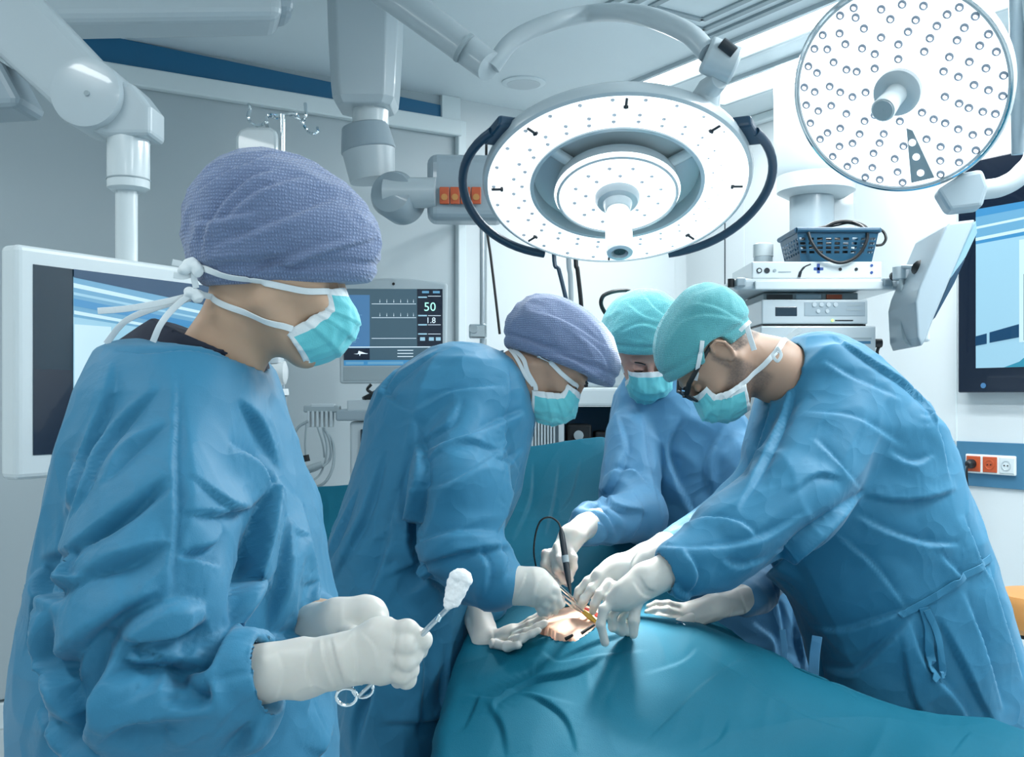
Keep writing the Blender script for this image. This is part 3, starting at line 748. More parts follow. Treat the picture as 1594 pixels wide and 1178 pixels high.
# ---- tilted monitor on a bracket at the right of the tower
t = thing('tilted_monitor', 'grey backed monitor tilted on a bracket right of the tower', 'monitor', P(1470, 440, 3.3))
m = MB()
prof = [(1434, 540), (1428, 525), (1425, 470), (1430, 450), (1472, 352), (1478, 346), (1519, 341), (1502, 380), (1452, 500), (1442, 528)]
m.prism([P(x, y, 3.3) for x, y in prof], Vector((.05, .38, .0)))
m.build('housing', 'enamel_grey', t, bevel=.008, seg=3)
q0, q1 = P(1518.5, 345, 3.305), P(1486, 425, 3.305)
q2, q3 = q1 + Vector((.05, .36, 0)), q0 + Vector((.05, .36, 0))
mo = (q1 - q0).cross(q3 - q0).normalized()
if mo.x < 0: mo = -mo
m = MB(); m.prism([P(1519, 344, 3.31), P(1521, 362, 3.31), P(1503, 400, 3.31), P(1480, 432, 3.31)], Vector((.05, .36, 0)))
m.build('screen', 'scr_pale', t)
m = MB(); m.prism([P(1480, 432, 3.31), P(1503, 402, 3.31), P(1486, 440, 3.31), P(1456, 494, 3.31), P(1452, 498, 3.31)], Vector((.05, .36, 0)))
m.build('lower_bezel', 'handle_blue', t, bevel=.004)
m = MB(); m.box(P(1436, 518, 3.34), (.03, .06, .06)).build('hinge', 'enamel', t, bevel=.008)
MB().obox(P(1399, 428, 3.66), Vector((P(1412, 0, 3.6).x - P(1399, 0, 3.66).x, -.05, 0)), Vector((0, .05, 0)), UZ * .03).build('bracket_arm', 'enamel', t, bevel=.008)
MB().lathe(P(1404, 436, 3.6), (0, 0, 1), [(.028, 0), (.032, .004), (.032, .045), (.028, .05)], 24).build('joint_cylinder', 'enamel', t, smooth=True)
MB().tube([P(1404, 415, 3.58), P(1440, 416, 3.44)], .008, 10).build('bracket_rod', 'enamel', t, smooth=True)
MB().tube([P(1430, 416, 3.47), P(1446, 428, 3.42)], [.028, .022], 14).build('ball_joint', 'black', t, smooth=True)
MB().tube([P(1434, 420, 3.46), P(1431, 433, 3.46)], [.01, .012], 10).build('lever', 'black', t, smooth=True)
MB().tube(spline([P(1403, 436, 3.58), P(1407, 462, 3.55), P(1406, 500, 3.5), P(1410, 528, 3.45), P(1424, 536, 3.4), P(1436, 526, 3.36), P(1438, 514, 3.35)], 7), .009, 10).build('hose', 'plastic_grey', t, smooth=True)
MB().lathe(P(1391, 430, 3.64), (0, -1, 0), [(.016, 0), (.016, .02)], 12).build('knob', 'black', t, smooth=True)

# ---- big wall screen at the right edge
def onr(px, py, off): return on_right(px, py, off)
t = thing('wall_screen', 'large black framed wall screen at the right edge showing the operating room', 'screen', onr(1560, 600, .05))
off = .06
a = onr(1491, 611, off); aa = uv(a)[0]; zb_ = onr(1491, 611, off).z; zt_ = onr(1491, 255, off).z
Wt = 1.55
MB().obox(rp(aa, 0.012, zb_), UR * Wt, UL * (off - .012), UZ * (zt_ - zb_)).build('frame', 'scr_deep', t, bevel=.006)
s0 = uv(onr(1519, 573, off + .002)); zs0 = onr(1519, 573, off).z; zs1 = onr(1519, 326, off).z
so = rp(s0[0], off + .002, zs0)
pv = [('scr_pale', R4(0, 0, 1, 1)), ('scr_blue', [(0, .78), (1, .86), (1, 1), (0, 1)]), ('scr_sky', [(0, .82), (1, .92), (1, 1), (0, .95)]), ('scr_white', [(0, .875), (1, .97), (1, .985), (0, .89)]),
      ('scr_white', [(0, .80), (1, .90), (1, .92), (0, .82)]), ('scr_white', R4(.15, .15, .30, .77)), ('scr_slate', R4(.165, .16, .40, .56)),
      ('scr_navy', [(0, .14), (.04, .15), (.04, .215), (0, .2)]), ('scr_navy', [(.05, .155), (.15, .18), (.15, .26), (.05, .22)]),
      ('scr_teal', [(.13, 0), (.19, .09), (.22, .17), (.5, .2), (.5, 0)]), ('scr_white', [(.18, .19), (.22, .22), (.5, .30), (.5, .26), (.22, .18)]),
      ('scr_teal', [(.10, 0), (.18, .05), (.5, .07), (.5, 0)])]
picture('screen', so, UR * (Wt - (s0[0] - aa) - .09), UZ * (zs1 - zs0), pv, t)
MB().lathe(onr(1531, 600, off), UL, [(.012, 0), (.012, .004)], 14).build('power_light', 'scr_mid', t)

# ---- wall sockets on the blue band
t = thing('socket_plate', 'white wall plate with two orange sockets and one white one on the blue band', 'socket', onr(1541, 724, .015))
a_ = uv(onr(1503, 724, .02))[0]; b_ = uv(onr(1581, 724, .02))[0]; z0_, z1_ = onr(1541, 738, .02).z, onr(1541, 708, .02).z
MB().obox(rp(a_, .009, z0_), UR * (b_ - a_), UL * .014, UZ * (z1_ - z0_)).build('plate', 'white_plastic', t, bevel=.005)
w3 = (b_ - a_) / 3
for q, m_ in enumerate(('orange', 'orange', 'enamel_white')):
    o = rp(a_ + w3 * q + .008, .021, z0_ + .008)
    so_ = MB().obox(o, UR * (w3 - .012), UL * .006, UZ * (z1_ - z0_ - .016)).build('socket', m_, t, bevel=.003)
    MB().lathe(rp(a_ + w3 * (q + .5), .0265, (z0_ + z1_) / 2), UL, [(.024, 0), (.024, .002), (.019, .0025), (.017, -.001)], 20).build('socket_rim', m_ if q < 2 else 'enamel', so_, smooth=True)
    for s in (-1, 1): MB().lathe(rp(a_ + w3 * (q + .5) + s * .008, .0265, (z0_ + z1_) / 2), UL, [(.003, 0), (.003, .003)], 8).build('socket_hole', 'black', so_)
t = thing('power_plug', 'black plug and cord in the left orange wall socket', 'plug', rp(a_ + w3 * .5, .03, (z0_ + z1_) / 2))
pc = rp(a_ + w3 * .5, .03, (z0_ + z1_) / 2)
MB().lathe(pc, UL, [(.021, 0), (.021, .02), (.014, .035), (.006, .04)], 18).build('plug', 'black', t, smooth=True)
MB().tube(spline([pc + UL * .03, pc + UL * .04 - UZ * .05, pc + UL * .02 - UZ * .3, rp(a_ + w3 * .4, .03, .02)], 8), .005, 8).build('cord', 'black', t, smooth=True)

# ---- tan stool at the right edge
Yo = 3.6
t = thing('stool', 'tan leather stool at the right edge beyond the surgeon', 'stool', Vector((P(1625, 0, Yo).x, Yo, 0)))
sx = P(1625, 0, Yo).x; sz = P(0, 922, Yo).z
MB().lathe((sx, Yo, sz), (0, 0, -1), [(.10, .0), (.155, .004), (.17, .03), (.17, .11), (.15, .13)], 40).build('seat', 'tan_leather', t, smooth=True)
MB().lathe((sx, Yo, sz - .13), (0, 0, -1), [(.12, 0), (.12, .02)], 30).build('seat_ring', 'black', t, smooth=True)
MB().tube([(sx, Yo, sz - .14), (sx, Yo, .12)], .03, 16).build('column', 'chrome', t, smooth=True)
for q in range(5):
    an = q * 2 * math.pi / 5 + .3
    e_ = Vector((sx + .26 * math.cos(an), Yo + .26 * math.sin(an), .075))
    MB().tube([(sx, Yo, .12), e_], [.022, .014], 10).build('leg', 'chrome', t, smooth=True)
    MB().lathe(e_ + Vector((-.015 * math.sin(an), .015 * math.cos(an), -.045)), (math.sin(an), -math.cos(an), 0), [(.03, 0), (.03, .03)], 16).build('caster', 'black', t, smooth=True)
# ------------------------------------------------------------------ surgical lamps
# ring lamp
Yl = 2.8
LC = P(960, 287, Yl)
LN = Vector((-.01, -.45, -.893)).normalized()
t = thing('surgical_lamp', 'ring-shaped surgical lamp with dark blue side handles over the operating table', 'surgical lamp', LC)
RO = .366
lu, lv, _ = frame_of(LN)
def onlamp(r, ang, h): return LC + (Vector((1, 0, 0)) * math.cos(ang) + LN.cross(Vector((1, 0, 0))).normalized() * math.sin(ang)) * r + LN * h
MB().lathe(LC, LN, [(.235, -.05), (.30, -.05), (.342, -.044), (.360, -.026), (RO, -.005), (RO - .005, .008), (.352, .012), (.352, .006), (.236, .006), (.236, .012), (.226, .012), (.226, -.04), (.235, -.06)], 96, caps=False).build('ring_housing', 'enamel', t, smooth=True)
MB().lathe(LC, LN, [(.2365, .008), (.3515, .008)], 96, caps=False).build('light_ring', 'led_face', t, fix=False)
MB().lathe(LC, LN, [(.001, -.02), (.13, -.02), (.165, .0), (.170, .03), (.165, .042), (.158, .044), (.158, .038), (.001, .038)], 72, caps=False).build('core_housing', 'enamel', t, smooth=True)
MB().lathe(LC, LN, [(.05, .040), (.157, .040)], 72, caps=False).build('light_core', 'led_face', t, fix=False)
for a in (.5, 2.6, 4.71):
    MB().tube([onlamp(.14, a, -.01), onlamp(.23, a, -.03)], .02, 14, flat=.7).build('spoke', 'enamel_white', t, smooth=True)
# back cover seen through the gap
MB().lathe(LC, LN, [(.001, -.08), (.24, -.08), (.24, -.035), (.001, -.03)], 64, caps=False).build('back_cover', 'enamel_white', t, smooth=True)
hub = MB().lathe(LC, LN, [(.060, .041), (.060, .052), (.054, .062), (.040, .066), (.034, .085), (.030, .088), (.001, .088)], 40, caps=False).build('hub', 'enamel', t, smooth=True)
MB().lathe(LC, LN, [(.030, .085), (.034, .10), (.036, .215), (.034, .225), (.022, .227), (.020, .20), (.001, .20)], 32, caps=False).build('handle', 'enamel_white', t, smooth=True)
MB().lathe(LC, LN, [(.015, .222), (.001, .222)], 24, caps=False).build('handle_socket', 'plastic_dark', t, smooth=True)
for q in range(8):
    a = q * math.pi / 4 + .02
    c_ = onlamp(.325, a, .012); rad = (onlamp(1, a, 0) - LC).normalized()
    MB().tube([c_ - rad * .016, c_ + rad * .016], .0035, 8).tube([c_ - rad * .012 + LN.cross(rad) * .006, c_ - rad * .012 - LN.cross(rad) * .006], .004, 8).build('clip', 'plastic_dark', t)
# small lenses
lens = None
def lens_at(c_, n, r, sc, parent, m_, proto=[None, None]):
    global LENS
    key = m_
    if key not in LENS:
        m0 = MB().lathe((0, 0, 0), (0, 0, 1), [(1, -.15), (.95, .12), (.7, .38), (.42, .48)], 12, caps=False)
        if m_ == 'led_lens': m0.m(1)
        m0.lathe((.12, -.1, .0), (0, 0, 1), [(.46, .44), (.3, .56), (.001, .6)], 12, caps=False)
        b_ = m0.build('lens', [m_, 'led_spark'], None, smooth=True)
        LENS[key] = b_.data; bpy.data.objects.remove(b_)
    o = bpy.data.objects.new('lens', LENS[key]); link(o)
    o.matrix_basis = Matrix.Translation(c_) @ Vector(n).to_track_quat('Z', 'Y').to_matrix().to_4x4() @ Matrix.Scale(r, 4)
    mb = o.matrix_basis.copy(); o.parent = parent
    o.matrix_parent_inverse = parent.matrix_basis.inverted(); o.matrix_basis = mb
    return o
LENS = {}
rnd = random.Random(1)
for ring, (r, n) in enumerate(((.258, 26), (.282, 28), (.335, 26))):
    for q in range(n):
        a = 2 * math.pi * (q + .5 * (ring % 2)) / n
        lens_at(onlamp(r, a, .008), LN, .0055, 1, t, 'lens_pale')
for ring, (r, n) in enumerate(((.085, 8), (.118, 12))):
    for q in range(n):
        a = 2 * math.pi * (q + .5 * ring) / n
        lens_at(onlamp(r, a, .040), LN, .0055, 1, t, 'lens_pale')
# side handles
for s in (-1, 1):
    # handle bow follows the rim a little outside it
    a0, a1 = (math.pi * .83, math.pi * 1.34) if s < 0 else (math.pi * .17, -math.pi * .34)
    pts = [onlamp(RO + .055 - .03 * abs(2 * q / 22 - 1) ** 3, a0 + (a1 - a0) * q / 22, -.01) for q in range(23)]
    bow = MB().tube(pts, .0125, 12).build('side_handle', 'handle_blue', t, smooth=True)
    for aa_ in (a0,):
        p0, p1 = onlamp(RO - .03, aa_, -.03), onlamp(RO + .03, aa_, -.012)
        w_ = (onlamp(1, aa_ + .01, 0) - onlamp(1, aa_, 0)).normalized() * .045
        MB().obox(p0 - w_ - LN * .02, p1 - p0, w_ * 2, LN * .035).build('handle_bracket', 'handle_blue', bow, bevel=.008)
# yoke + joint block
top = onlamp(RO - .05, math.pi * .29, -.035)
jb = P(1121, 92, 2.5)
MB().tube([top, top + (jb - top) * .45, jb - UZ * .05], [.045, .030, .022], 18).build('yoke', 'enamel', t, smooth=True)
MB().tube([P(1098, 84, 2.5), P(1146, 104, 2.5)], .046, 24).build('joint_block', 'enamel', t, bevel=.008, smooth=True)
MB().tube([P(1123, 66, 2.45), P(1143, 82, 2.45)], .014, 12).build('lever', 'plastic_dark', t, smooth=True)
MB().tube(spline([P(1102, 82, 2.5), P(1068, 50, 2.55), P(1000, 24, 2.7), P(930, 20, Yl + .25), P(860, 34, Yl + .25), P(800, 62, Yl + .25), P(766, 104, Yl + .25)], 10), .026, 20).build('curved_arm', 'enamel', t, smooth=True)
ca = P(752, 96, Yl + .25); cb = P(596, -20, Yl + .45)
MB().tube([ca + (ca - cb).normalized() * .03, cb], [.045, .055], 28).build('ceiling_arm', 'enamel', t, smooth=True)
MB().tube([P(724, 76, Yl + .25), P(720, 73, Yl + .25)], .0475, 28).build('arm_seam', 'plastic_grey', t, smooth=True)
MB().tube([cb, Vector((cb.x, cb.y, CEIL))], .055, 24).build('ceiling_stem', 'enamel', t, smooth=True)
sp = spot_light('ring_lamp_light', LC + LN * .06, P(925, 985, 2.2), 560, math.radians(27), .85, (1, .99, .96), .18)
sp2 = area_light('ring_lamp_glow', LC + LN * .03, LN, .5, .5, 10, COOL)

# round lamp, upper right
Yr = 2.65
RC = P(1400, 140, Yr)
RN = Vector((-.50, -.70, -.50)).normalized()
RR = .270
xr = RN.cross(UZ).normalized() * -1; yr = RN.cross(xr).normalized()
if yr.z < 0: yr = -yr
def onr2(r, ang, h): return RC + (xr * math.cos(ang) + yr * math.sin(ang)) * r + RN * h
t = thing('surgical_lamp', 'round surgical lamp with many separate lenses at the upper right', 'surgical lamp', RC)
MB().lathe(RC, RN, [(.001, -.12), (.12, -.12), (.24, -.09), (RR, -.04), (RR + .004, 0), (RR, .012), (RR - .012, .014), (RR - .012, .006), (.001, .006)], 96, caps=False).build('housing', 'enamel', t, smooth=True)
MB().lathe(RC, RN, [(RR - .013, .008), (.045, .008)], 96, caps=False).build('light_face', 'led_face', t, fix=False)
MB().lathe(RC, RN, [(RR - .004, .0125), (RR - .002, .0155), (RR - .006, .016), (RR - .008, .0135)], 96, caps=False).build('face_ring', 'chrome', t, smooth=True)
for ring, (r, n) in enumerate(((.244, 30), (.213, 24), (.180, 19), (.147, 15), (.115, 11), (.083, 8))):
    for q in range(n):
        a = 2 * math.pi * (q + .37 * ring) / n + rnd.uniform(-.03, .03)
        if -1.62 < a - 0 - 2 * math.pi * (a > math.pi) < -1.28 and r > .08: continue
        if n == 8 and q > 5: continue
        lens_at(onr2(r + rnd.uniform(-.004, .004), a, .008), RN, .0112, 1, t, 'led_lens')
m = MB(); m.prism([onr2(.10, -1.50, .008), onr2(.248, -1.57, .008), onr2(.248, -1.33, .008), onr2(.11, -1.38, .008)], RN * .003)
m.build('sensor_window', 'plastic_grey', t)
for r in (.14, .18, .225): MB().lathe(onr2(r, -1.45, .011), RN, [(.009, 0), (.009, .002), (.001, .0025)], 16).build('sensor', 'led_spark', t)
MB().lathe(RC, RN, [(.058, .008), (.058, .03), (.050, .036), (.030, .037), (.001, .037)], 40, caps=False).build('hub', 'enamel', t, smooth=True)
hd = RN
MB().lathe(RC, hd, [(.027, .035), (.026, .09), (.030, .165), (.028, .17), (.001, .172)], 28, caps=False).build('handle', 'enamel_white', t, smooth=True)
MB().lathe(RC + hd * .173, hd, [(.025, -.001), (.024, .001), (.001, .001)], 28, caps=False).build('handle_end', 'plastic_grey', t, smooth=True)
# yoke at lower right
m = MB(); m.prism([P(x, y, Yr + .02) for x, y in ((1458, 295), (1500, 268), (1530, 262), (1540, 290), (1536, 300), (1530, 322), (1478, 328))], Vector((.02, .08, 0)))
m.build('yoke_block', 'enamel_grey', t, bevel=.012, seg=3)
MB().tube(spline([P(1525, 296, Yr + .06), P(1560, 290, Yr + .06), P(1590, 270, Yr + .06), P(1612, 230, Yr + .06), P(1616, 100, Yr + .08), P(1600, -60, Yr + .1)], 8), .026, 18).build('curved_arm', 'enamel', t, smooth=True)
MB().tube([P(1582, -100, Yr + .1), P(1588, 240, Yr + .16)], .022, 16).build('side_bar', 'enamel_grey', t, smooth=True)
ee = P(1600, -60, Yr + .1)
MB().tube([ee, Vector((ee.x, ee.y, CEIL))], .03, 16).build('ceiling_stem', 'enamel', t, smooth=True)
spot_light('round_lamp_light', RC + RN * .19, RC + RN * 2, 22, math.radians(70), .8, (1, .99, .97), .15)
# ------------------------------------------------------------------ organic surfaces: distance fields -> mesh
RNG = np.random.RandomState(7)
PERM = np.tile(RNG.permutation(256), 2)
GRAD = RNG.normal(size=(256, 3)); GRAD /= np.linalg.norm(GRAD, axis=1)[:, None]
def noise(p):
    """gradient noise, p (...,3) -> about -1..1"""
    p = np.asarray(p, dtype=np.float64)
    i = np.floor(p).astype(int); f = p - i; w = f * f * f * (f * (f * 6 - 15) + 10)
    i &= 255; out = 0
    for dx in (0, 1):
        for dy in (0, 1):
            for dz in (0, 1):
                h = PERM[(PERM[(PERM[(i[..., 0] + dx) & 255] + i[..., 1] + dy) & 255] + i[..., 2] + dz) & 255]
                g = GRAD[h]
                d = (g * (f - np.array([dx, dy, dz]))).sum(-1)
                out = out + d * (w[..., 0] if dx else 1 - w[..., 0]) * (w[..., 1] if dy else 1 - w[..., 1]) * (w[..., 2] if dz else 1 - w[..., 2])
    return out * 1.7
def fbm(p, n=3):
    return sum(noise(p * 2 ** k) / 2 ** k for k in range(n))
def v3(p): return np.array(p[:], dtype=float)

def cone(a, b, ra, rb, flat=None):
    """tapered capsule; flat = (axis, factor): thinner (factor > 1) or wider (factor < 1) along axis"""
    a, b = v3(a), v3(b); ab = b - a; L2 = max((ab ** 2).sum(), 1e-12)
    R = max(ra, rb) * (1 / min(1, flat[1]) if flat else 1)
    lo, hi = np.minimum(a, b) - R, np.maximum(a, b) + R
    def fn(p):
        t = np.clip(((p - a) @ ab) / L2, 0, 1)
        q = p - a - t[..., None] * ab
        if flat:
            n = v3(flat[0]); n = n / np.linalg.norm(n)
            q = q + ((q @ n) * (flat[1] - 1))[..., None] * n
        return np.sqrt((q ** 2).sum(-1)) - (ra + (rb - ra) * t)
    return fn, lo, hi
def ell(c, r, R=None):
    c, r = v3(c), v3(r); M = np.eye(3) if R is None else np.array(R)
    b = r.max() if R is not None else r
    def fn(p):
        q = (p - c) @ M
        k0 = np.sqrt(((q / r) ** 2).sum(-1)); k1 = np.sqrt(((q / r ** 2) ** 2).sum(-1)) + 1e-9
        return k0 * (k0 - 1) / k1
    return fn, c - b, c + b
def loft(secs, e=2.0):
    """secs rows (z, cx, cy, rx, ry), any order; e > 2 squarer outline"""
    s = np.array(sorted(secs)); z0, z1 = s[0, 0], s[-1, 0]
    def fn(p):
        z = p[..., 2]
        g = [np.interp(z, s[:, 0], s[:, k]) for k in (1, 2, 3, 4)]
        x = np.abs(p[..., 0] - g[0]) / g[2]; y = np.abs(p[..., 1] - g[1]) / g[3]
        d = ((x ** e + y ** e) ** (1 / e) - 1) * np.minimum(g[2], g[3]) * .95
        return np.maximum(d, np.maximum(z0 - z, z - z1))
    lo = np.array([(s[:, 1] - s[:, 3]).min(), (s[:, 2] - s[:, 4]).min(), z0]); hi = np.array([(s[:, 1] + s[:, 3]).max(), (s[:, 2] + s[:, 4]).max(), z1])
    return fn, lo, hi
def plane(pt, n):
    pt, n = v3(pt), v3(n); n = n / np.linalg.norm(n)
    return (lambda p: (p - pt) @ n), np.array([-9., -9, -9]), np.array([9., 9, 9])

class Sdf:
    def __init__(s, prims, h, pad=.03):
        los = [p[1] for p in prims]; his = [p[2] for p in prims]
        s.lo = np.min(los, 0) - pad; s.hi = np.max(his, 0) + pad; s.h = h
        n = np.ceil((s.hi - s.lo) / h).astype(int) + 1
        s.ax = [s.lo[k] + h * np.arange(n[k]) for k in range(3)]
        s.F = np.full(n, 1.0, dtype=np.float32)
    def sl(s, lo, hi, m):
        r = []
        for k in range(3):
            a = max(0, int((lo[k] - m - s.lo[k]) / s.h)); b = min(len(s.ax[k]), int((hi[k] + m - s.lo[k]) / s.h) + 2)
            r.append(slice(a, max(a, b)))
        return tuple(r)
    def pts(s, w):
        return np.stack(np.meshgrid(s.ax[0][w[0]], s.ax[1][w[1]], s.ax[2][w[2]], indexing='ij'), -1)
    def add(s, prim, k=.01):
        fn, lo, hi = prim; w = s.sl(lo, hi, max(k, .012) + .01)
        if min(q.stop - q.start for q in w) < 1: return s
        d = fn(s.pts(w)); f = s.F[w]
        if k > 0:
            h = np.clip(.5 + .5 * (f - d) / k, 0, 1); s.F[w] = f + (d - f) * h - k * h * (1 - h)
        else: s.F[w] = np.minimum(f, d)
        return s
    def cut(s, prim, k=.004):
        fn, lo, hi = prim; w = s.sl(lo, hi, k + .02)
        if min(q.stop - q.start for q in w) < 1: return s
        d = -fn(s.pts(w)); f = s.F[w]
        h = np.clip(.5 - .5 * (f - d) / k, 0, 1); s.F[w] = f + (d - f) * h + k * h * (1 - h)
        return s
    def mesh(s):
        F = s.F; ins = F < 0
        nx, ny, nz = F.shape
        c = sum(ins[a:nx - 1 + a, b:ny - 1 + b, d:nz - 1 + d].astype(np.int8) for a in (0, 1) for b in (0, 1) for d in (0, 1))
        act = (c > 0) & (c < 8)
        I = np.argwhere(act); idx = -np.ones(act.shape, dtype=int); idx[act] = np.arange(len(I))
        acc = np.zeros((len(I), 3)); cnt = np.zeros(len(I))
        cor = [(a, b, d) for a in (0, 1) for b in (0, 1) for d in (0, 1)]
        for u in cor:
            for ax in range(3):
                if u[ax]: continue
                w = list(u); w[ax] = 1
                f0 = F[I[:, 0] + u[0], I[:, 1] + u[1], I[:, 2] + u[2]]; f1 = F[I[:, 0] + w[0], I[:, 1] + w[1], I[:, 2] + w[2]]
                m = (f0 < 0) != (f1 < 0)
                t = np.where(m, f0 / np.where(m, f0 - f1, 1), 0)
                pt = np.array(u)[None] + np.zeros((len(I), 3)); pt[:, ax] = t
                acc += pt * m[:, None]; cnt += m
        V = s.lo + (I + acc / np.maximum(cnt, 1)[:, None]) * s.h
        faces = []
        for ax in range(3):
            o = [k for k in range(3) if k != ax]
            a = np.take(ins, range(F.shape[ax] - 1), ax); b = np.take(ins, range(1, F.shape[ax]), ax)
            E = np.argwhere(a != b)
            E = E[(E[:, o[0]] > 0) & (E[:, o[1]] > 0) & (E[:, o[0]] < F.shape[o[0]] - 1) & (E[:, o[1]] < F.shape[o[1]] - 1)]
            sg = a[E[:, 0], E[:, 1], E[:, 2]]
            q = []
            for d0, d1 in ((-1, -1), (0, -1), (0, 0), (-1, 0)):
                e = E.copy(); e[:, o[0]] += d0; e[:, o[1]] += d1
                q.append(idx[e[:, 0], e[:, 1], e[:, 2]])
            q = np.stack(q, 1)
            flip = sg if ax != 1 else ~sg
            q = np.where(flip[:, None], q, q[:, ::-1])
            faces.append(q)
        return V, np.concatenate(faces)

def vnormals(V, Q):
    n = np.cross(V[Q[:, 2]] - V[Q[:, 0]], V[Q[:, 3]] - V[Q[:, 1]])
    N = np.zeros_like(V)
    for k in range(4): np.add.at(N, Q[:, k], n)
    return N / np.maximum(np.linalg.norm(N, axis=1), 1e-12)[:, None]
def relax(V, Q, it=1, lam=.5):
    e = np.concatenate([Q[:, [0, 1]], Q[:, [1, 2]], Q[:, [2, 3]], Q[:, [3, 0]]])
    for _ in range(it):
        S = np.zeros_like(V); c = np.zeros(len(V))
        np.add.at(S, e[:, 0], V[e[:, 1]]); np.add.at(c, e[:, 0], 1)
        np.add.at(S, e[:, 1], V[e[:, 0]]); np.add.at(c, e[:, 1], 1)
        V = V + lam * (S / np.maximum(c, 1)[:, None] - V)
    return V
def sstep(x): x = np.clip(x, 0, 1); return x * x * (3 - 2 * x)
def np_mesh(name, V, Q, mats, parent=None, smooth=True, mi=None, label=None):
    me = bpy.data.meshes.new(name)
    me.vertices.add(len(V)); me.vertices.foreach_set('co', np.asarray(V, dtype=np.float32).ravel())
    n = Q.shape[1]
    me.loops.add(len(Q) * n); me.loops.foreach_set('vertex_index', np.asarray(Q, dtype=np.int32).ravel())
    me.polygons.add(len(Q)); me.polygons.foreach_set('loop_start', np.arange(0, len(Q) * n, n, dtype=np.int32))
    if mi is not None: me.polygons.foreach_set('material_index', np.asarray(mi, dtype=np.int32))
    me.update(calc_edges=True); me.validate()
    return mesh_obj(name, me, mats, parent, smooth, label)
EYE = Vector((0, 0, CAMZ))
def bvh_np(V, Q): return BVHTree.FromPolygons([tuple(v) for v in V], [tuple(int(i) for i in q) for q in Q])
def hit(bvh, px, py):
    return bvh.ray_cast(EYE, (P(px, py, 1.0) - EYE).normalized())
def creases(V, Q, specs):
    """press fold lines into a cloth surface. specs: (pixel polyline, width m, depth m, side) side +1/-1 puts the raised lip above/below the line"""
    N = vnormals(V, Q); b = bvh_np(V, Q); D = np.zeros(len(V))
    for spec in specs:
        line, w, d = spec[:3]; side = spec[3] if len(spec) > 3 else 1
        q = spline([Vector((x, y, 0)) for x, y in line], 10)
        hp = []
        for p in q:
            h = hit(b, p.x, p.y)
            hp.append(None if h[0] is None else v3(h[0]))
        sg = [(i, h) for i, h in enumerate(hp) if h is not None]
        if len(sg) < 2: continue
        pts = []
        for (i, a), (j, c) in zip(sg, sg[1:]):
            if np.linalg.norm(c - a) > .12: continue
            n = max(1, int(np.linalg.norm(c - a) / (w * .5)))
            for k in range(n):
                pts.append((a + (c - a) * k / n, (c - a), (i + k / n) / len(hp)))
        if not pts: continue
        X = np.array([p[0] for p in pts]); T = np.array([p[1] for p in pts]); S = np.array([p[2] for p in pts])
        T /= np.maximum(np.linalg.norm(T, axis=1), 1e-9)[:, None]
        lo, hi = X.min(0) - 8 * w, X.max(0) + 8 * w
        sel = np.where(((V > lo) & (V < hi)).all(1))[0]
        if len(sel) == 0: continue
        best = np.full(len(sel), 9.); bi = np.zeros(len(sel), int)
        for k in range(len(X)):
            r = np.linalg.norm(V[sel] - X[k], axis=1); m = r < best; best[m] = r[m]; bi[m] = k
        rel = V[sel] - X[bi]; lat = np.cross(T[bi], N[sel]); s = (rel * lat).sum(1) * side
        fade = np.clip(np.sin(np.clip(S[bi], 0, 1) * math.pi), 0, 1) ** .75
        wv = w * (.4 + .6 * fade)
        facing = np.clip(((N[sel] * (v3(EYE) - V[sel])).sum(1) / np.linalg.norm(v3(EYE) - V[sel], axis=1)) * 6 + 1, 0, 1)
        tt = .5 * (1 + np.tanh(s / (.32 * w)))
        prof = tt * .75 * np.exp(-np.maximum(s, 0) / (4.5 * wv)) - (1 - tt) * .75 * np.exp(np.minimum(s, 0) / (1.8 * wv))
        prof = prof * np.exp(-(np.sqrt(np.maximum(best ** 2 - s ** 2, 0)) / (1.2 * w)) ** 2) * np.exp(-(best / (6.5 * w)) ** 4)
        D[sel] += d * prof * fade * facing
    return V + N * np.clip(D, -.032, .032)[:, None]
def folds(V, Q, direction, freq, amp, stretch=.22, seed=0., mask=None):
    """soft sharp-crested folds running along direction"""
    N = vnormals(V, Q); d = v3(direction); d /= np.linalg.norm(d)
    p = V - np.outer(V @ d, d) * (1 - stretch)
    p = p * freq + seed
    p = p + .35 * np.stack([noise(p * .7 + 11), noise(p * .7 + 31), noise(p * .7 + 51)], -1)
    r = 1 - 2 * np.abs(noise(p)) ** .8
    a = amp * (r - .3)
    if mask is not None: a = a * mask
    return V + N * a[:, None]
def ribbon(name, path, w, t, m, parent, label=None, normals=None):
    """flat band following 3D points with given surface normals"""
    M = MB(); rings = []
    for i, p in enumerate(path):
        d = (path[min(i + 1, len(path) - 1)] - path[max(i - 1, 0)]).normalized()
        n = normals[i]; l = d.cross(n).normalized(); n = l.cross(d).normalized()
        pr = [(-.5, -.3), (-.46, .35), (0, .6), (.46, .35), (.5, -.3), (0, -.5)]
        rings.append([M.bm.verts.new(p + l * w * x + n * t * y) for x, y in pr])
    for a, b in zip(rings, rings[1:]):
        for k in range(6): M.face([a[k], a[(k + 1) % 6], b[(k + 1) % 6], b[k]])
    M.face(rings[0][::-1]); M.face(rings[-1])
    return M.build(name, m, parent, smooth=True, label=label)
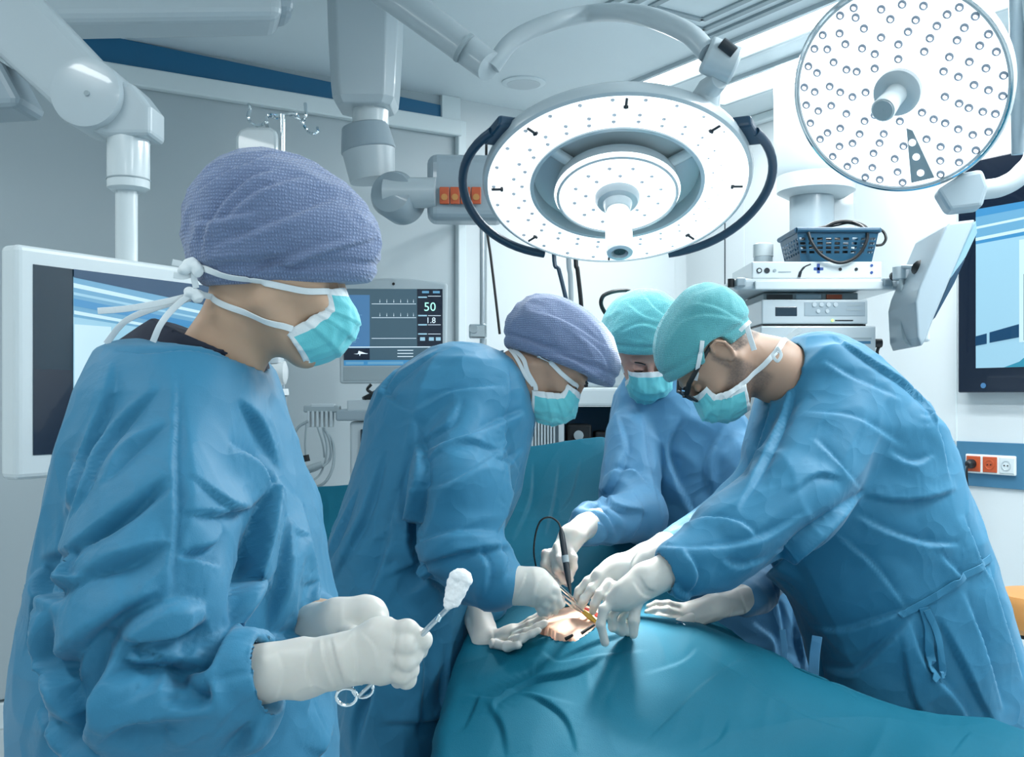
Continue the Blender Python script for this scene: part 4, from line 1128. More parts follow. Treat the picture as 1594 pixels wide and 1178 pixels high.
def ribbon_on(name, bvh, pxs, w, m, parent, Y=2.0, lift=.002, t=.002, n=8, label=None):
    """band laid over a surface, through pixel positions; entries with a third value are free points at that distance"""
    raw = []
    for q in pxs:
        if len(q) > 2: raw.append((P(*q), (EYE - P(*q)).normalized()))
        else:
            h = hit(bvh, *q)
            if h[0] is None: raw.append((P(q[0], q[1], raw[-1][0].y if raw else Y), (EYE - P(q[0], q[1], Y)).normalized()))
            else:
                nn = h[1].normalized()
                raw.append((h[0] + nn * lift, nn))
    pts = spline([r[0] for r in raw], n)
    out, nr = [], []
    for i, p in enumerate(pts):
        k = min(i // n, len(raw) - 2); f_ = i / n - k
        nv = raw[k][1].lerp(raw[k + 1][1], min(1, f_)).normalized()
        loc, nm, _, dist = bvh.find_nearest(p)
        if loc is not None and dist < .012 and len(pxs[k]) == 2:
            p = loc + (nm if nm.dot(p - loc) >= -1 else -nm) * lift; nv = nm
        out.append(p); nr.append(nv)
    return ribbon(name, out, w, t, m, parent, label, nr)

def sleeve_hand(name, parent, h, prims, m='glove', wr=None, ks=.010, label=None, crs=None):
    s = Sdf([p[0] if isinstance(p[0], tuple) else p for p in prims], h, .012)
    for p in prims:
        if isinstance(p[0], tuple): s.add(p[0], p[1])
        else: s.add(p, ks)
    V, Q = s.mesh(); V = relax(V, Q, 1, .5)
    if wr: V = folds(V, Q, wr[0], wr[1], wr[2], .25, seed=wr[3] if len(wr) > 3 else 0)
    if crs: V = creases(V, Q, crs)
    return np_mesh(name, V, Q, m, parent, True, None, label)
def chain(pts, r0, r1, k=.004):
    """finger: (px,py,Y) joints -> tapered capsules, knuckles a little thicker"""
    q = [P(*p) for p in pts]; n = len(q) - 1; out = []
    for i in range(n):
        a, b = r0 + (r1 - r0) * i / n, r0 + (r1 - r0) * (i + 1) / n
        out.append((cone(q[i], q[i + 1], a, b * .96), k))
        if 0 < i: out.append((ell(q[i], (a * 1.0,) * 3), k))
    return out
# ------------------------------------------------------------------ heads
def Rmat(fwd, up):
    """columns: forward, left, up"""
    f = Vector(fwd).normalized(); l = Vector(up).cross(f).normalized(); u = f.cross(l).normalized()
    return Matrix((f, l, u)).transposed()
class Head:
    def __init__(s, c, fwd, up, sc=1.0):
        s.c = Vector(c); s.R = Rmat(fwd, up); s.sc = sc
    def w(s, p): return s.c + s.R @ (Vector(p) * s.sc)
    def l(s, p): return (s.R.transposed() @ (Vector(p) - s.c)) / s.sc
    def wn(s, V): return v3(s.c) + (V * s.sc) @ np.array(s.R).T
def head_sdf(hd, neck_to, neck_r=(.055, .060), h=.0026, extra=(), ears=True):
    """neck_to: world points the neck runs to"""
    E = [(ell((-.012, 0, .045), (.098, .077, .086)), .02), (ell((.032, 0, -.005), (.060, .062, .088)), .03),
         (ell((.040, 0, -.070), (.046, .046, .038)), .03), (ell((.078, 0, -.098), (.018, .020, .017)), .02)]
    for s in (-1, 1):
        E += [(cone((-.004, s * .060, -.040), (.070, s * .020, -.100), .016, .013), .025),
              (ell((.064, s * .042, -.022), (.026, .024, .022)), .02),
              (ell((.088, s * .028, .030), (.014, .026, .011)), .012),
              (ell((.020, s * .058, .020), (.05, .014, .04)), .02)]
    E += [(cone((.097, 0, .020), (.118, 0, -.026), .0075, .0105), .012), (ell((.120, 0, -.030), (.010, .010, .009)), .008),
          (ell((.108, .013, -.034), (.009, .008, .008)), .006), (ell((.108, -.013, -.034), (.009, .008, .008)), .006),
          (cone((.094, -.020, -.062), (.094, .020, -.062), .008, .008), .01), (cone((.091, -.016, -.074), (.091, .016, -.074), .009, .009), .01)]
    for s in ((-1, 1) if ears else ()):     # ears
        E += [(ell((-.006, s * .077, .0), (.017, .007, .030)), .006)]
        rim = [(.006, .082, .018), (-.004, .087, .028), (-.018, .089, .024), (-.024, .088, .006), (-.018, .085, -.014), (-.006, .081, -.028), (.004, .079, -.026)]
        for a, b in zip(rim, rim[1:]): E += [(cone((a[0], s * a[1], a[2]), (b[0], s * b[1], b[2]), .0042, .0042), .002)]
    np_ = [hd.l(p) for p in neck_to]
    pr = Vector((-.025, 0, -.045)); rr = [neck_r[0]] + [neck_r[0] + (neck_r[1] - neck_r[0]) * (i + 1) / len(np_) for i in range(len(np_))]
    for i, q in enumerate(np_):
        E += [(cone(pr, q, rr[i] / hd.sc, rr[i + 1] / hd.sc), .03)]; pr = q
    s = Sdf([e[0] for e in E], h, .02)
    for e, k in E: s.add(e, k)
    for sg in (-1, 1):
        s.cut(ell((.100, sg * .033, .006), (.016, .017, .011)), .012)
        if ears: s.cut(ell((-.006, sg * .090, .004), (.009, .008, .015)), .006)
        s.add(ell((.082, sg * .033, .005), (.0135, .0135, .0135)), .001)
        s.add(cone((.0935, sg * .022, .004), (.0935, sg * .044, .003), .0045, .0035), .004)     # closed-down lids
    V, Q = s.mesh(); V = relax(V, Q, 2, .5)
    return hd.wn(V), Q
def cap_mesh(hd, prims, brim_pt, brim_n, h=.003, amp=.003, seed=0., fold_dir=(1, 0, .2), hem=.004, freq=(22, 45), cuts=()):
    """prims in head coordinates; kept on the +brim_n side of the plane through brim_pt"""
    s = Sdf([p[0] for p in prims], h, .03)
    for e, k in prims: s.add(e, k)
    n = Vector(brim_n).normalized()
    s.cut((lambda p, a=v3(brim_pt), b=v3(n): (p - a) @ b, np.array([-9.] * 3), np.array([9.] * 3)), .003)
    for c_ in cuts: s.cut(c_, .003)
    V, Q = s.mesh(); V = relax(V, Q, 1, .5)
    N = vnormals(V, Q); dz = (V - v3(brim_pt)) @ v3(n)
    band = np.exp(-((dz - .012) / .009) ** 2)
    g = np.clip((dz - .015) / .03, 0, 1)
    V = folds(V, Q, fold_dir, freq[0], amp, .2, seed, g)
    V = folds(V, Q, fold_dir, freq[1], amp * .35, .3, seed + 5, g)
    V = V - N * ((hem * np.exp(-((dz - .024) / .006) ** 2)))[:, None]
    return hd.wn(V), Q
def mask_grid(hd, name, parent, seed=0., sc=1.0, trim=True, shift=(0, 0, 0)):
    """pleated surgical mask wrapped round the lower face, with real thickness"""
    nu, nv = 61, 49
    prof = [(.108, .004), (.124, -.014), (.140, -.034), (.142, -.058), (.132, -.082), (.112, -.106), (.078, -.122)]
    sp = spline([Vector((a, 0, b)) for a, b in prof], 12)
    # side edge on the cheek
    side = spline([Vector(q) for q in ((.078, .060, -.006), (.084, .058, -.030), (.066, .063, -.052), (.036, .060, -.082))], 16)
    V = np.zeros((nv, nu, 3))
    for j in range(nv):
        v = j / (nv - 1); a = v * (len(sp) - 1); i = min(int(a), len(sp) - 2); c = sp[i].lerp(sp[i + 1], a - i)
        b = v * (len(side) - 1); i2 = min(int(b), len(side) - 2); e = side[i2].lerp(side[i2 + 1], b - i2)
        for i in range(nu):
            u = 2 * i / (nu - 1) - 1; au = abs(u)
            # blend: superellipse from centre profile to side
            th = au * math.pi / 2
            x = e.x + (c.x - e.x) * math.cos(th) ** .8 if au < 1 else e.x
            y = math.copysign(e.y * math.sin(th) ** .9, u)
            z = c.z + (e.z - c.z) * au ** 1.6
            V[j, i] = (x, y, z)
    P_ = V.reshape(-1, 3)
    vv = np.repeat(np.linspace(0, 1, nv), nu); uu = np.tile(np.linspace(-1, 1, nu), nv)
    out = P_ - np.array([.03, 0, -.05]); out /= np.linalg.norm(out, axis=1)[:, None]
    pleat = np.zeros(len(P_))
    for c in (.30, .48, .66): pleat += np.where((vv > c) & (vv < c + .10), (vv - c) / .10 * .0035, 0)
    cr = .0045 * (1 - 2 * np.abs(noise(np.stack([uu * 3.2 + seed, vv * 2.4, uu * 0 + seed], -1)))) * (1 - uu ** 4)
    cr2 = .0018 * noise(np.stack([uu * 9 + seed, vv * 7, uu * 0 + seed + 9], -1))
    P_ = P_ + out * (pleat + cr + cr2)[:, None]
    P_ = P_ * sc + np.array(shift)
    Q = []
    for j in range(nv - 1):
        for i in range(nu - 1): Q.append((j * nu + i, (j + 1) * nu + i, (j + 1) * nu + i + 1, j * nu + i + 1))
    Q = np.array(Q)
    W = hd.wn(P_)
    mi = [1 if (q[0] // nu) < 5 or (q[0] // nu) > nv - 4 or (q[0] % nu) < 3 or (q[0] % nu) > nu - 5 else 0 for q in Q]
    o = np_mesh(name, W, Q, ['mask_teal', 'mask_white'], parent, True, mi)
    so = o.modifiers.new('thickness', 'SOLIDIFY'); so.thickness = .0016; so.offset = 0
    return o, W, Q
def brows(hd, parent, m='hair_dark'):
    for s in (-1, 1):
        pts = [hd.w(p) for p in ((.1035, s * .016, .026), (.104, s * .028, .032), (.097, s * .042, .031), (.088, s * .050, .025))]
        MB().tube(spline(pts, 4), [.0028] * 3 + [.0034] * 7 + [.0015] * 3, 8, flat=.6).build('eyebrow', m, parent, smooth=True)
        e = [hd.w(p) for p in ((.0955, s * .021, .0), (.0985, s * .032, -.003), (.0925, s * .045, -.001))]
        MB().tube(spline(e, 4), .0011, 6).build('eyelashes', m, parent, smooth=True)
def body_core(parts, h=.012):
    s = Sdf([p for p in parts], h, .03)
    for p in parts: s.add(p, .03)
    return s.mesh()
def join_np(A, B):
    return np.concatenate([A[0], B[0]]), np.concatenate([A[1], B[1] + len(A[0])])
def legs(name_parent, xy, hem=.55, m='gown_blue', spread=.10, dirx=(0, 1)):
    d = Vector((dirx[0], dirx[1], 0)).normalized(); f = Vector((d.y, -d.x, 0))
    out = []
    for s in (-1, 1):
        c = Vector((xy[0], xy[1], 0)) + d * spread * s
        MB().tube([c + UZ * .06, c + UZ * .3, c + UZ * hem], [.055, .065, .075], 16).build('trouser_leg', m, name_parent, smooth=True)
        sh = Sdf([cone(c + UZ * .035 - f * .06, c + UZ * .03 + f * .13, .045, .035)], .006, .02)
        sh.add(cone(c + UZ * .035 - f * .06, c + UZ * .03 + f * .13, .045, .035, ((0, 0, 1), 1.1)), .0).add(cone(c + UZ * .05, c + UZ * .1, .05, .045), .02)
        sh.F = np.maximum(sh.F, -(sh.pts((slice(None),) * 3)[..., 2] - .002)).astype(np.float32)
        V, Q = sh.mesh(); np_mesh('shoe', V, Q, 'white_plastic', name_parent)
def gown_secs(rows, Yc_def):
    """rows (py, xl, xr, ry[, Yc]) -> loft sections"""
    out = []
    for r in rows:
        py, xl, xr, ry = r[:4]; Yc = r[4] if len(r) > 4 else Yc_def
        a, b = P(xl, py, Yc), P(xr, py, Yc)
        out.append((a.z, (a.x + b.x) / 2, Yc, (b.x - a.x) / 2, ry))
    return out
# ------------------------------------------------------------------ operating table, patient, drape
ctrl = [v3(P(*q)) for q in ((890, 972, 2.27), (1000, 962, 2.3), (950, 985, 2.15), (1100, 985, 2.25), (1200, 1022, 2.25), (1300, 1066, 2.2), (1400, 1110, 2.15), (1594, 1152, 2.0),
        (820, 1045, 2.15), (740, 1075, 2.1), (722, 1178, 1.9), (900, 1178, 1.85), (1100, 1100, 2.0), (1200, 1178, 1.9), (1500, 1190, 1.85),
        (900, 880, 2.6), (860, 805, 2.9), (830, 714, 3.15), (940, 698, 3.15), (700, 742, 3.15), (480, 780, 3.15), (500, 850, 3.0), (980, 850, 2.75), (1040, 810, 2.95), (760, 860, 2.8), (1000, 700, 3.15), (930, 935, 2.45), (800, 950, 2.45))]
ctrl += [np.array(q) for q in ((-.05, 1.3, .70), (.5, 1.3, .68), (1.1, 1.3, .64), (1.15, 2.0, .70), (.9, 1.7, .70), (.55, 2.45, .80), (.6, 2.8, .82))]
ctrl = np.array(ctrl)
def tps(a, b):
    r = np.linalg.norm(a[:, None] - b[None], axis=-1); return r ** 2 * np.log(r + 1e-9)
K = tps(ctrl[:, :2], ctrl[:, :2]) + np.eye(len(ctrl)) * .002
Pm = np.c_[np.ones(len(ctrl)), ctrl[:, :2]]
Amat = np.block([[K, Pm], [Pm.T, np.zeros((3, 3))]])
sol = np.linalg.solve(Amat, np.r_[ctrl[:, 2], np.zeros(3)])
def drape_z(xy):
    xy = np.asarray(xy); return tps(xy, ctrl[:, :2]) @ sol[:-3] + np.c_[np.ones(len(xy)), xy] @ sol[-3:]
Ys = np.linspace(1.25, 3.2, 440)
xl = np.interp(Ys, [1.25, 2.0, 2.3, 2.65, 2.85, 3.0, 3.2], [-.11, -.115, -.085, -.06, -.33, -.58, -.66])
xr = np.interp(Ys, [1.25, 2.0, 2.17, 2.24, 2.5, 2.75, 3.2], [1.12, 1.08, 1.0, .60, .54, .32, .28])
NT, NS = 320, 34
rows = []
for Yv, a, b in zip(Ys, xl, xr):
    X = a + (b - a) * np.linspace(0, 1, NT); Z = drape_z(np.c_[X, np.full(NT, Yv)])
    top = np.c_[X, np.full(NT, Yv), Z]
    # rounded shoulders then hanging sides with soft vertical folds
    def side(x0, z0, sgn, ph):
        s = np.linspace(0, 1, NS)[1:]
        depth = z0 - .22; r = .035
        zz, xx = [], []
        for q in s:
            L = q ** 1.2 * depth
            if L < r * 1.57: an = L / r; dx, dz = r * math.sin(an), r * (1 - math.cos(an))
            else: dx, dz = r, r + (L - r * 1.57)
            xx.append(dx); zz.append(dz)
        xx = np.array(xx); zz = np.array(zz)
        w = np.clip(zz / .25, 0, 1)
        fold = .022 * np.sin(Yv * 21 + 1.5 * math.sin(Yv * 5) + ph) * w + .012 * np.sin(Yv * 47 + ph) * w
        return np.c_[x0 + sgn * (xx + fold + .03 * w), np.full(len(xx), Yv), z0 - zz]
    L = side(X[0], Z[0], -1, 0)[::-1]; R = side(X[-1], Z[-1], 1, 2)
    rows.append(np.concatenate([L, top, R]))
# far end: hang down behind the screen
last = rows[-1].copy()
for q in range(1, 16):
    r = last.copy(); r[:, 1] += min(q, 3) * .012; r[:, 2] = np.maximum(last[:, 2] - max(0, (q - 1)) * .055, .22); rows.append(r)
first = rows[0].copy(); pre = []
for q in range(1, 12):
    r = first.copy(); r[:, 1] -= min(q, 3) * .012; r[:, 2] = np.maximum(first[:, 2] - max(0, (q - 1)) * .055, .22); pre.append(r)
rows = pre[::-1] + rows
G = np.array(rows); nr, nc = G.shape[:2]
V = G.reshape(-1, 3)
ii, jj = np.meshgrid(np.arange(nr - 1), np.arange(nc - 1), indexing='ij')
Q = np.stack([ii * nc + jj, ii * nc + jj + 1, (ii + 1) * nc + jj + 1, (ii + 1) * nc + jj], -1).reshape(-1, 4)
V0 = V.copy()
tp = (V[:, 2] > .45)
V = folds(V, Q, (1, .5, 0), 4, .006, .35, 3.3)
V = folds(V, Q, (.3, 1, .2), 11, .002, .3, 7.7)
# stiff pressed-in sheet folds and tension lines
V = creases(V, Q, [
    ([(985, 1178), (1040, 1120), (1100, 1060), (1180, 1010)], .006, 0.0036), ([(900, 1178), (880, 1120), (842, 1090), (800, 1075)], .008, 0.0072),
    ([(772, 1110), (778, 1090), (830, 1060), (900, 1045), (960, 1010)], .012, 0.0096, -1), ([(722, 1078), (770, 1090), (800, 1075), (890, 1095)], .008, 0.0060),
    ([(1090, 1010), (1150, 1050), (1240, 1108), (1330, 1140)], .005, 0.0036), ([(1000, 1050), (1060, 1030), (1085, 1008)], .006, 0.0036),
    ([(840, 1010), (870, 1030), (930, 1020), (1000, 1012)], .009, 0.0060), ([(860, 1030), (930, 1000), (985, 985)], .010, 0.0060, -1),
    ([(1080, 1178), (1120, 1150), (1135, 1120)], .005, 0.0030), ([(1480, 1178), (1500, 1150), (1510, 1140)], .004, 0.0030),
    ([(790, 1178), (780, 1130), (760, 1100)], .012, 0.0072), ([(720, 1140), (740, 1100), (745, 1085)], .012, 0.0060),
    ([(830, 720), (825, 780), (800, 840)], .008, 0.0060), ([(870, 720), (862, 780), (850, 830)], .008, 0.0048), ([(905, 712), (890, 770), (868, 800)], .007, 0.0042)])
# opening over the belly
bz = bvh_np(V, Q)
poly = []
for q in ((836, 985), (845, 962), (862, 948), (905, 938), (950, 946), (938, 970), (918, 984), (896, 998), (862, 996)):
    h_ = hit(bz, *q)
    if h_[0]: poly.append((h_[0].x, h_[0].y))
poly = np.array(poly)
def in_poly(x, y, poly):
    c = np.zeros(len(x), bool); n = len(poly); j = n - 1
    for i in range(n):
        xi, yi = poly[i]; xj, yj = poly[j]
        m = ((yi > y) != (yj > y)) & (x < (xj - xi) * (y - yi) / (yj - yi + 1e-12) + xi); c ^= m; j = i
    return c
cen = V[Q].mean(1)
keep = ~(in_poly(cen[:, 0], cen[:, 1], poly) & (cen[:, 2] > .7))
drape = np_mesh('surgical_drape', V, Q[keep], 'drape_teal')
sd = drape.modifiers.new('thickness', 'SOLIDIFY'); sd.thickness = .003; sd.offset = -1
tag(drape, 'large teal surgical drape spread over the patient and raised as a screen at the back', 'drape')

pc_ = np.array([poly[:, 0].mean(), poly[:, 1].mean()])
zb_ = float(drape_z(pc_[None])[0])
bel = Vector((pc_[0] + .02, pc_[1] + .02, zb_ - .118))
prims = [(ell(bel, (.20, .25, .128)), .03), (ell(bel + Vector((.0, .38, -.015)), (.17, .26, .115)), .05), (ell(bel + Vector((.05, -.30, -.03)), (.17, .22, .10)), .05)]
hx = bel + Vector((-.02, .62, .0))
prims += [(cone(hx, hx + Vector((0, .10, .0)), .05, .055), .02), (ell(hx + Vector((0, .20, .015)), (.077, .11, .095)), .02), (ell(hx + Vector((0, .13, .085)), (.012, .02, .02)), .015)]
for s in (-1, 1):
    prims.append((cone(bel + Vector((s * .09 + .05, -.38, -.05)), bel + Vector((s * .10 + .12, -.80, -.10)), .075, .05), .03))
    prims.append((cone(bel + Vector((s * .10 + .12, -.80, -.10)), bel + Vector((s * .10 + .16, -.98, -.11)), .05, .035), .02))
s = Sdf([p[0] for p in prims], .007, .03)
for p, k in prims: s.add(p, k)
s.F = np.maximum(s.F, 0 * s.F - 9)
Vp, Qp = s.mesh(); Vp = relax(Vp, Qp, 2)
# keep everything a little below the sheet, except in the opening
dz = drape_z(Vp[:, :2]); inp = in_poly(Vp[:, 0], Vp[:, 1], pc_ + (poly - pc_) * .97)
lim = dz - .022
Vp[:, 2] = np.where(~inp & (Vp[:, 2] > lim), lim, Vp[:, 2])
bl = (Vp[:, 2] > zb_ - .06) & inp
Vp[:, 2] = np.where(bl, np.maximum(Vp[:, 2], dz - .004 + .012 * np.exp(-(((Vp[:, :2] - pc_) / .08) ** 2).sum(1))), Vp[:, 2])
patient = np_mesh('person', Vp, Qp, 'skin_belly')
tag(patient, 'patient lying under the teal drape with bare belly showing', 'person')
dgv = BVHTree.FromPolygons([tuple(v) for v in Vp], [tuple(int(i) for i in q) for q in Qp])
cut = MB()
ip = []
for q in ((905, 946), (915, 949), (926, 955), (931, 961)):
    h_ = hit(dgv, *q); ip.append((h_[0] if h_[0] else P(*q, 2.3)) + UZ * .001)
cut.tube(spline(ip, 5), [.003] + [.006] * 14 + [.003], 10, flat=.5); cut.build('incision', 'blood', patient, smooth=True)

t = thing('operating_table', 'operating table hidden below the teal drape', 'table', (.15, 2.25, 0))
MB().box((bel.x + .06, 2.05, zb_ - .29), (.46, 1.35, .09)).build('mattress', 'black', t, bevel=.02)
MB().box((bel.x + .06, 2.05, zb_ - .37), (.44, 1.3, .06)).build('table_top', 'steel', t, bevel=.01)
MB().box((bel.x + .06, 2.1, .32), (.22, .3, .44)).build('column', 'enamel_grey', t, bevel=.02)
MB().box((bel.x + .06, 2.1, .06), (.4, .9, .12)).build('base', 'enamel_grey', t, bevel=.03)
# two small dark clips at the near edge of the opening
for a, b in (((880, 999), (892, 994)), ((905, 990), (925, 978))):
    h1, h2 = hit(bz, *a), hit(bz, *b)
    if h1[0] and h2[0]:
        o = MB().tube([h1[0] + UZ * .006, h2[0] + UZ * .008], [.004, .003], 8).build('towel_clip', 'black', smooth=True)
        tag(o, 'small dark clip at the near edge of the drape opening' if a[0] == 880 else 'thin dark clip lying right of the belly on the drape fold', 'clip')
# ------------------------------------------------------------------ people
def person(V, Q, m, label, mi=None, mats=None):
    o = np_mesh('person', V, Q, mats or [m], None, True, mi)
    return tag(o, label, 'person')
def stub_mats(base, V, Q, hd, beard, hairline=None):
    """face material index: 0 skin, 1 cropped hair / stubble"""
    c = (V[Q].mean(1) - v3(hd.c)) @ np.array(hd.R) / hd.sc
    mi = np.zeros(len(Q), int)
    mi[beard(c)] = 1
    if hairline is not None: mi[hairline(c)] = 2
    return mi
mb_ = mat('skin_bearded', (.43, .275, .195), .5, sss=.2)
nt = mb_.node_tree; pb = nt.nodes['Principled BSDF']
nz = nt.nodes.new('ShaderNodeTexNoise'); nz.inputs['Scale'].default_value = 220
tc_ = nt.nodes.new('ShaderNodeTexCoord'); nt.links.new(tc_.outputs['Object'], nz.inputs['Vector'])
prev = None
for nm_, col_, st_ in (('beard', (.15, .11, .095, 1), .8), ('crop', (.035, .028, .025, 1), .9)):
    a_ = nt.nodes.new('ShaderNodeAttribute'); a_.attribute_name = nm_
    m1 = nt.nodes.new('ShaderNodeMath'); m1.operation = 'MULTIPLY'; nt.links.new(a_.outputs['Fac'], m1.inputs[0])
    r_ = nt.nodes.new('ShaderNodeMapRange'); r_.inputs[1].default_value = .3; r_.inputs[2].default_value = .7; r_.inputs[3].default_value = st_ * .6; r_.inputs[4].default_value = st_
    nt.links.new(nz.outputs['Fac'], r_.inputs[0]); nt.links.new(r_.outputs[0], m1.inputs[1])
    mx = nt.nodes.new('ShaderNodeMix'); mx.data_type = 'RGBA'; nt.links.new(m1.outputs[0], mx.inputs[0])
    if prev is None: mx.inputs[6].default_value = (.43, .275, .195, 1)
    else: nt.links.new(prev, mx.inputs[6])
    mx.inputs[7].default_value = col_; prev = mx.outputs[2]
nt.links.new(prev, pb.inputs['Base Color'])

# ================= nurse nearest the camera (purple cap, looking right)
YA = 1.45
hA = Head(P(420, 430, YA), (.93, .30, -.22), (.22, .0, .97), .98)
HV, HQ = head_sdf(hA, [P(345, 560, 1.47), P(315, 640, 1.48)], (.050, .058), ears=False)
core = body_core([cone(P(305, 690, 1.49), P(300, 760, 1.5), .08, .12, ((1, 0, 0), 1.2)), cone(P(300, 760, 1.5), P(290, 1150, 1.5), .12, .13, ((1, 0, 0), 1.1)),
                  cone(P(290, 1150, 1.5), P(290, 1250, 1.5), .13, .14), cone(P(300, 680, 1.4), P(240, 960, 1.29), .05, .045), cone(P(240, 960, 1.29), P(240, 1050, 1.26), .045, .04), cone(P(240, 1050, 1.26), P(370, 1045, 1.21), .04, .03),
                  cone(P(300, 680, 1.58), P(380, 960, 1.6), .05, .04), cone(P(380, 960, 1.6), P(500, 965, 1.42), .04, .03)], .01)
A = person(*join_np((HV, HQ), core), 'skin_nurse', 'nurse nearest the viewer in blue gown and purple cap, holding a gauze swab on forceps')
legs(A, (P(290, 1150, 1.5).x, 1.5), .62)
# undershirt collar
s = Sdf([cone(P(318, 500, 1.49), P(280, 640, 1.5), .10, .16)], .0045, .02)
s.add(cone(P(335, 520, 1.475), P(295, 610, 1.5), .078, .135, ((0, 1, 0), .92)), 0)
s.cut(plane(P(300, 516, 1.49), (P(210, 484, 1.5) - P(300, 516, 1.49)).cross(Vector((0, 1, 0)))), .004) if False else None
a_, b_ = P(212, 488, 1.49), P(392, 560, 1.49); nrm = Vector((-(b_ - a_).z, 0, (b_ - a_).x)).normalized()
if nrm.z < 0: nrm = -nrm
s.F = np.maximum(s.F, ((s.pts((slice(None),) * 3) - v3(a_)) @ v3(nrm) - .004).astype(np.float32))
s.cut(cone(P(345, 560, 1.47), P(352, 470, 1.46), .060, .068), .004)
Vs, Qs = s.mesh(); Vs = relax(Vs, Qs, 1); Vs = folds(Vs, Qs, (1, 1, -.6), 14, .001)
np_mesh('undershirt', Vs, Qs, 'shirt_navy', A)
# gown
secs = gown_secs([(528, 215, 330, .06), (534, 185, 372, .10), (548, 170, 398, .155), (575, 160, 420, .18), (610, 148, 432, .20), (700, 122, 452, .215), (800, 98, 482, .225), (900, 80, 502, .235),
                  (1000, 60, 516, .24), (1100, 48, 522, .24), (1180, 48, 524, .245), (1400, 60, 530, .26), (1560, 50, 540, .27)], 1.5)
prims = [(loft(secs, 2.3), .0),
         (cone(P(285, 655, 1.38), P(245, 800, 1.30), .078, .100), .03), (cone(P(245, 800, 1.30), P(228, 950, 1.26), .102, .108), .012),
         (cone(P(228, 950, 1.26), P(225, 1070, 1.24), .108, .095), .02), (cone(P(225, 1070, 1.24), P(310, 1085, 1.22), .092, .078), .02), (cone(P(310, 1085, 1.22), P(392, 1052, 1.20), .074, .052), .012),
         (cone(P(330, 1120, 1.21), P(385, 1115, 1.20), .05, .038), .02),
         (cone(P(110, 900, 1.56), P(98, 1060, 1.55), .06, .062), .02),
         (cone(P(420, 800, 1.62), P(440, 950, 1.6), .08, .07), .03), (cone(P(440, 950, 1.6), P(490, 968, 1.45), .06, .045), .02)]
s = Sdf([p[0] for p in prims], .0043, .03)
for p, k in prims: s.add(p, k)
s.cut(cone(P(322, 590, 1.475), P(326, 520, 1.475), .080, .082, ((0, 1, 0), .85)), .006)
s.cut(cone(P(400, 1048, 1.20), P(450, 1040, 1.2), .040, .05), .006)
V, Q = s.mesh(); V = relax(V, Q, 1)
z = V[:, 2]; top = np.clip((P(0, 560, 1.5).z - z) / .12, 0.15, 1)
V = folds(V, Q, (.35, 0, 1), 4.0, .008, .35, 1.7, top)
V = folds(V, Q, (.8, .1, .5), 9, .003, .25, 4.1, top)
V = creases(V, Q, [
    ([(273, 560), (275, 640), (272, 720), (273, 800), (267, 880), (266, 925)], .0065, 0.0114),               # sleeve seam
    ([(430, 735), (412, 800), (392, 870), (378, 920), (362, 975)], .010, 0.0494, -1),                          # sleeve against chest
    ([(362, 975), (340, 1030), (322, 1045), (290, 1042)], .012, 0.0380, -1), 
    ([(178, 560), (165, 640), (130, 730), (104, 800)], .010, 0.0190, 1), 
    ([(250, 600), (190, 660), (150, 720), (112, 800)], .009, 0.0190), ([(262, 660), (200, 700), (165, 745)], .008, 0.0171),
    ([(262, 742), (190, 800), (130, 850), (70, 870)], .010, 0.0228), ([(268, 760), (230, 790), (170, 835), (90, 862)], .007, 0.0133, -1),
    ([(265, 845), (200, 870), (120, 905), (78, 918)], .010, 0.0266), ([(66, 880), (74, 915), (92, 935)], .012, 0.0342),
    ([(395, 785), (352, 800), (290, 797)], .006, 0.0133), ([(430, 760), (370, 795), (300, 740)], .006, 0.0114), 
    ([(352, 815), (330, 850), (292, 858)], .007, 0.0152), ([(345, 880), (310, 870), (285, 868)], .006, 0.0133, -1),
    ([(320, 945), (280, 938), (230, 955), (190, 985), (180, 1010)], .014, 0.0380, -1), 
    ([(325, 965), (270, 985), (215, 990), (178, 985)], .016, 0.0418), ([(178, 985), (165, 1040), (140, 1110), (118, 1160)], .016, 0.0456, -1),
    ([(325, 1035), (270, 1035), (215, 1030), (195, 1018)], .010, 0.0304), ([(262, 1030), (268, 1060), (290, 1075)], .014, 0.0380),
    ([(332, 1060), (332, 1085), (300, 1098), (255, 1085)], .012, 0.0304, -1), ([(85, 950), (82, 1010), (98, 1080), (120, 1160)], .012, 0.0342),
    ([(330, 1105), (260, 1115), (200, 1120), (170, 1140)], .012, 0.0266), ([(250, 920), (180, 960), (100, 1020), (84, 1045)], .010, 0.0247),
    ([(355, 690), (395, 715), (438, 770)], .010, 0.0190), ([(370, 620), (400, 660), (430, 720)], .010, 0.0152, -1),
    ([(500, 900), (490, 1000), (480, 1100)], .010, 0.0190), ([(520, 1120), (500, 1160), (495, 1178)], .010, 0.0228),
    ([(470, 780), (480, 860), (500, 940)], .010, 0.0190), ([(440, 800), (436, 900), (420, 980)], .012, 0.0228, -1),
    ([(395, 985), (440, 990), (480, 985)], .008, 0.0152), ([(172, 545), (230, 552), (300, 548), (380, 566)], .004, 0.0076),
    ([(350, 1178), (380, 1150), (400, 1120)], .010, 0.0228), ([(60, 1100), (110, 1150), (150, 1178)], .012, 0.0266), ([(120, 850), (110, 900), (180, 885)], .008, 0.0190)])
gA = np_mesh('gown', V, Q, 'gown_blue', A)
gA_b = bvh_np(V, Q)
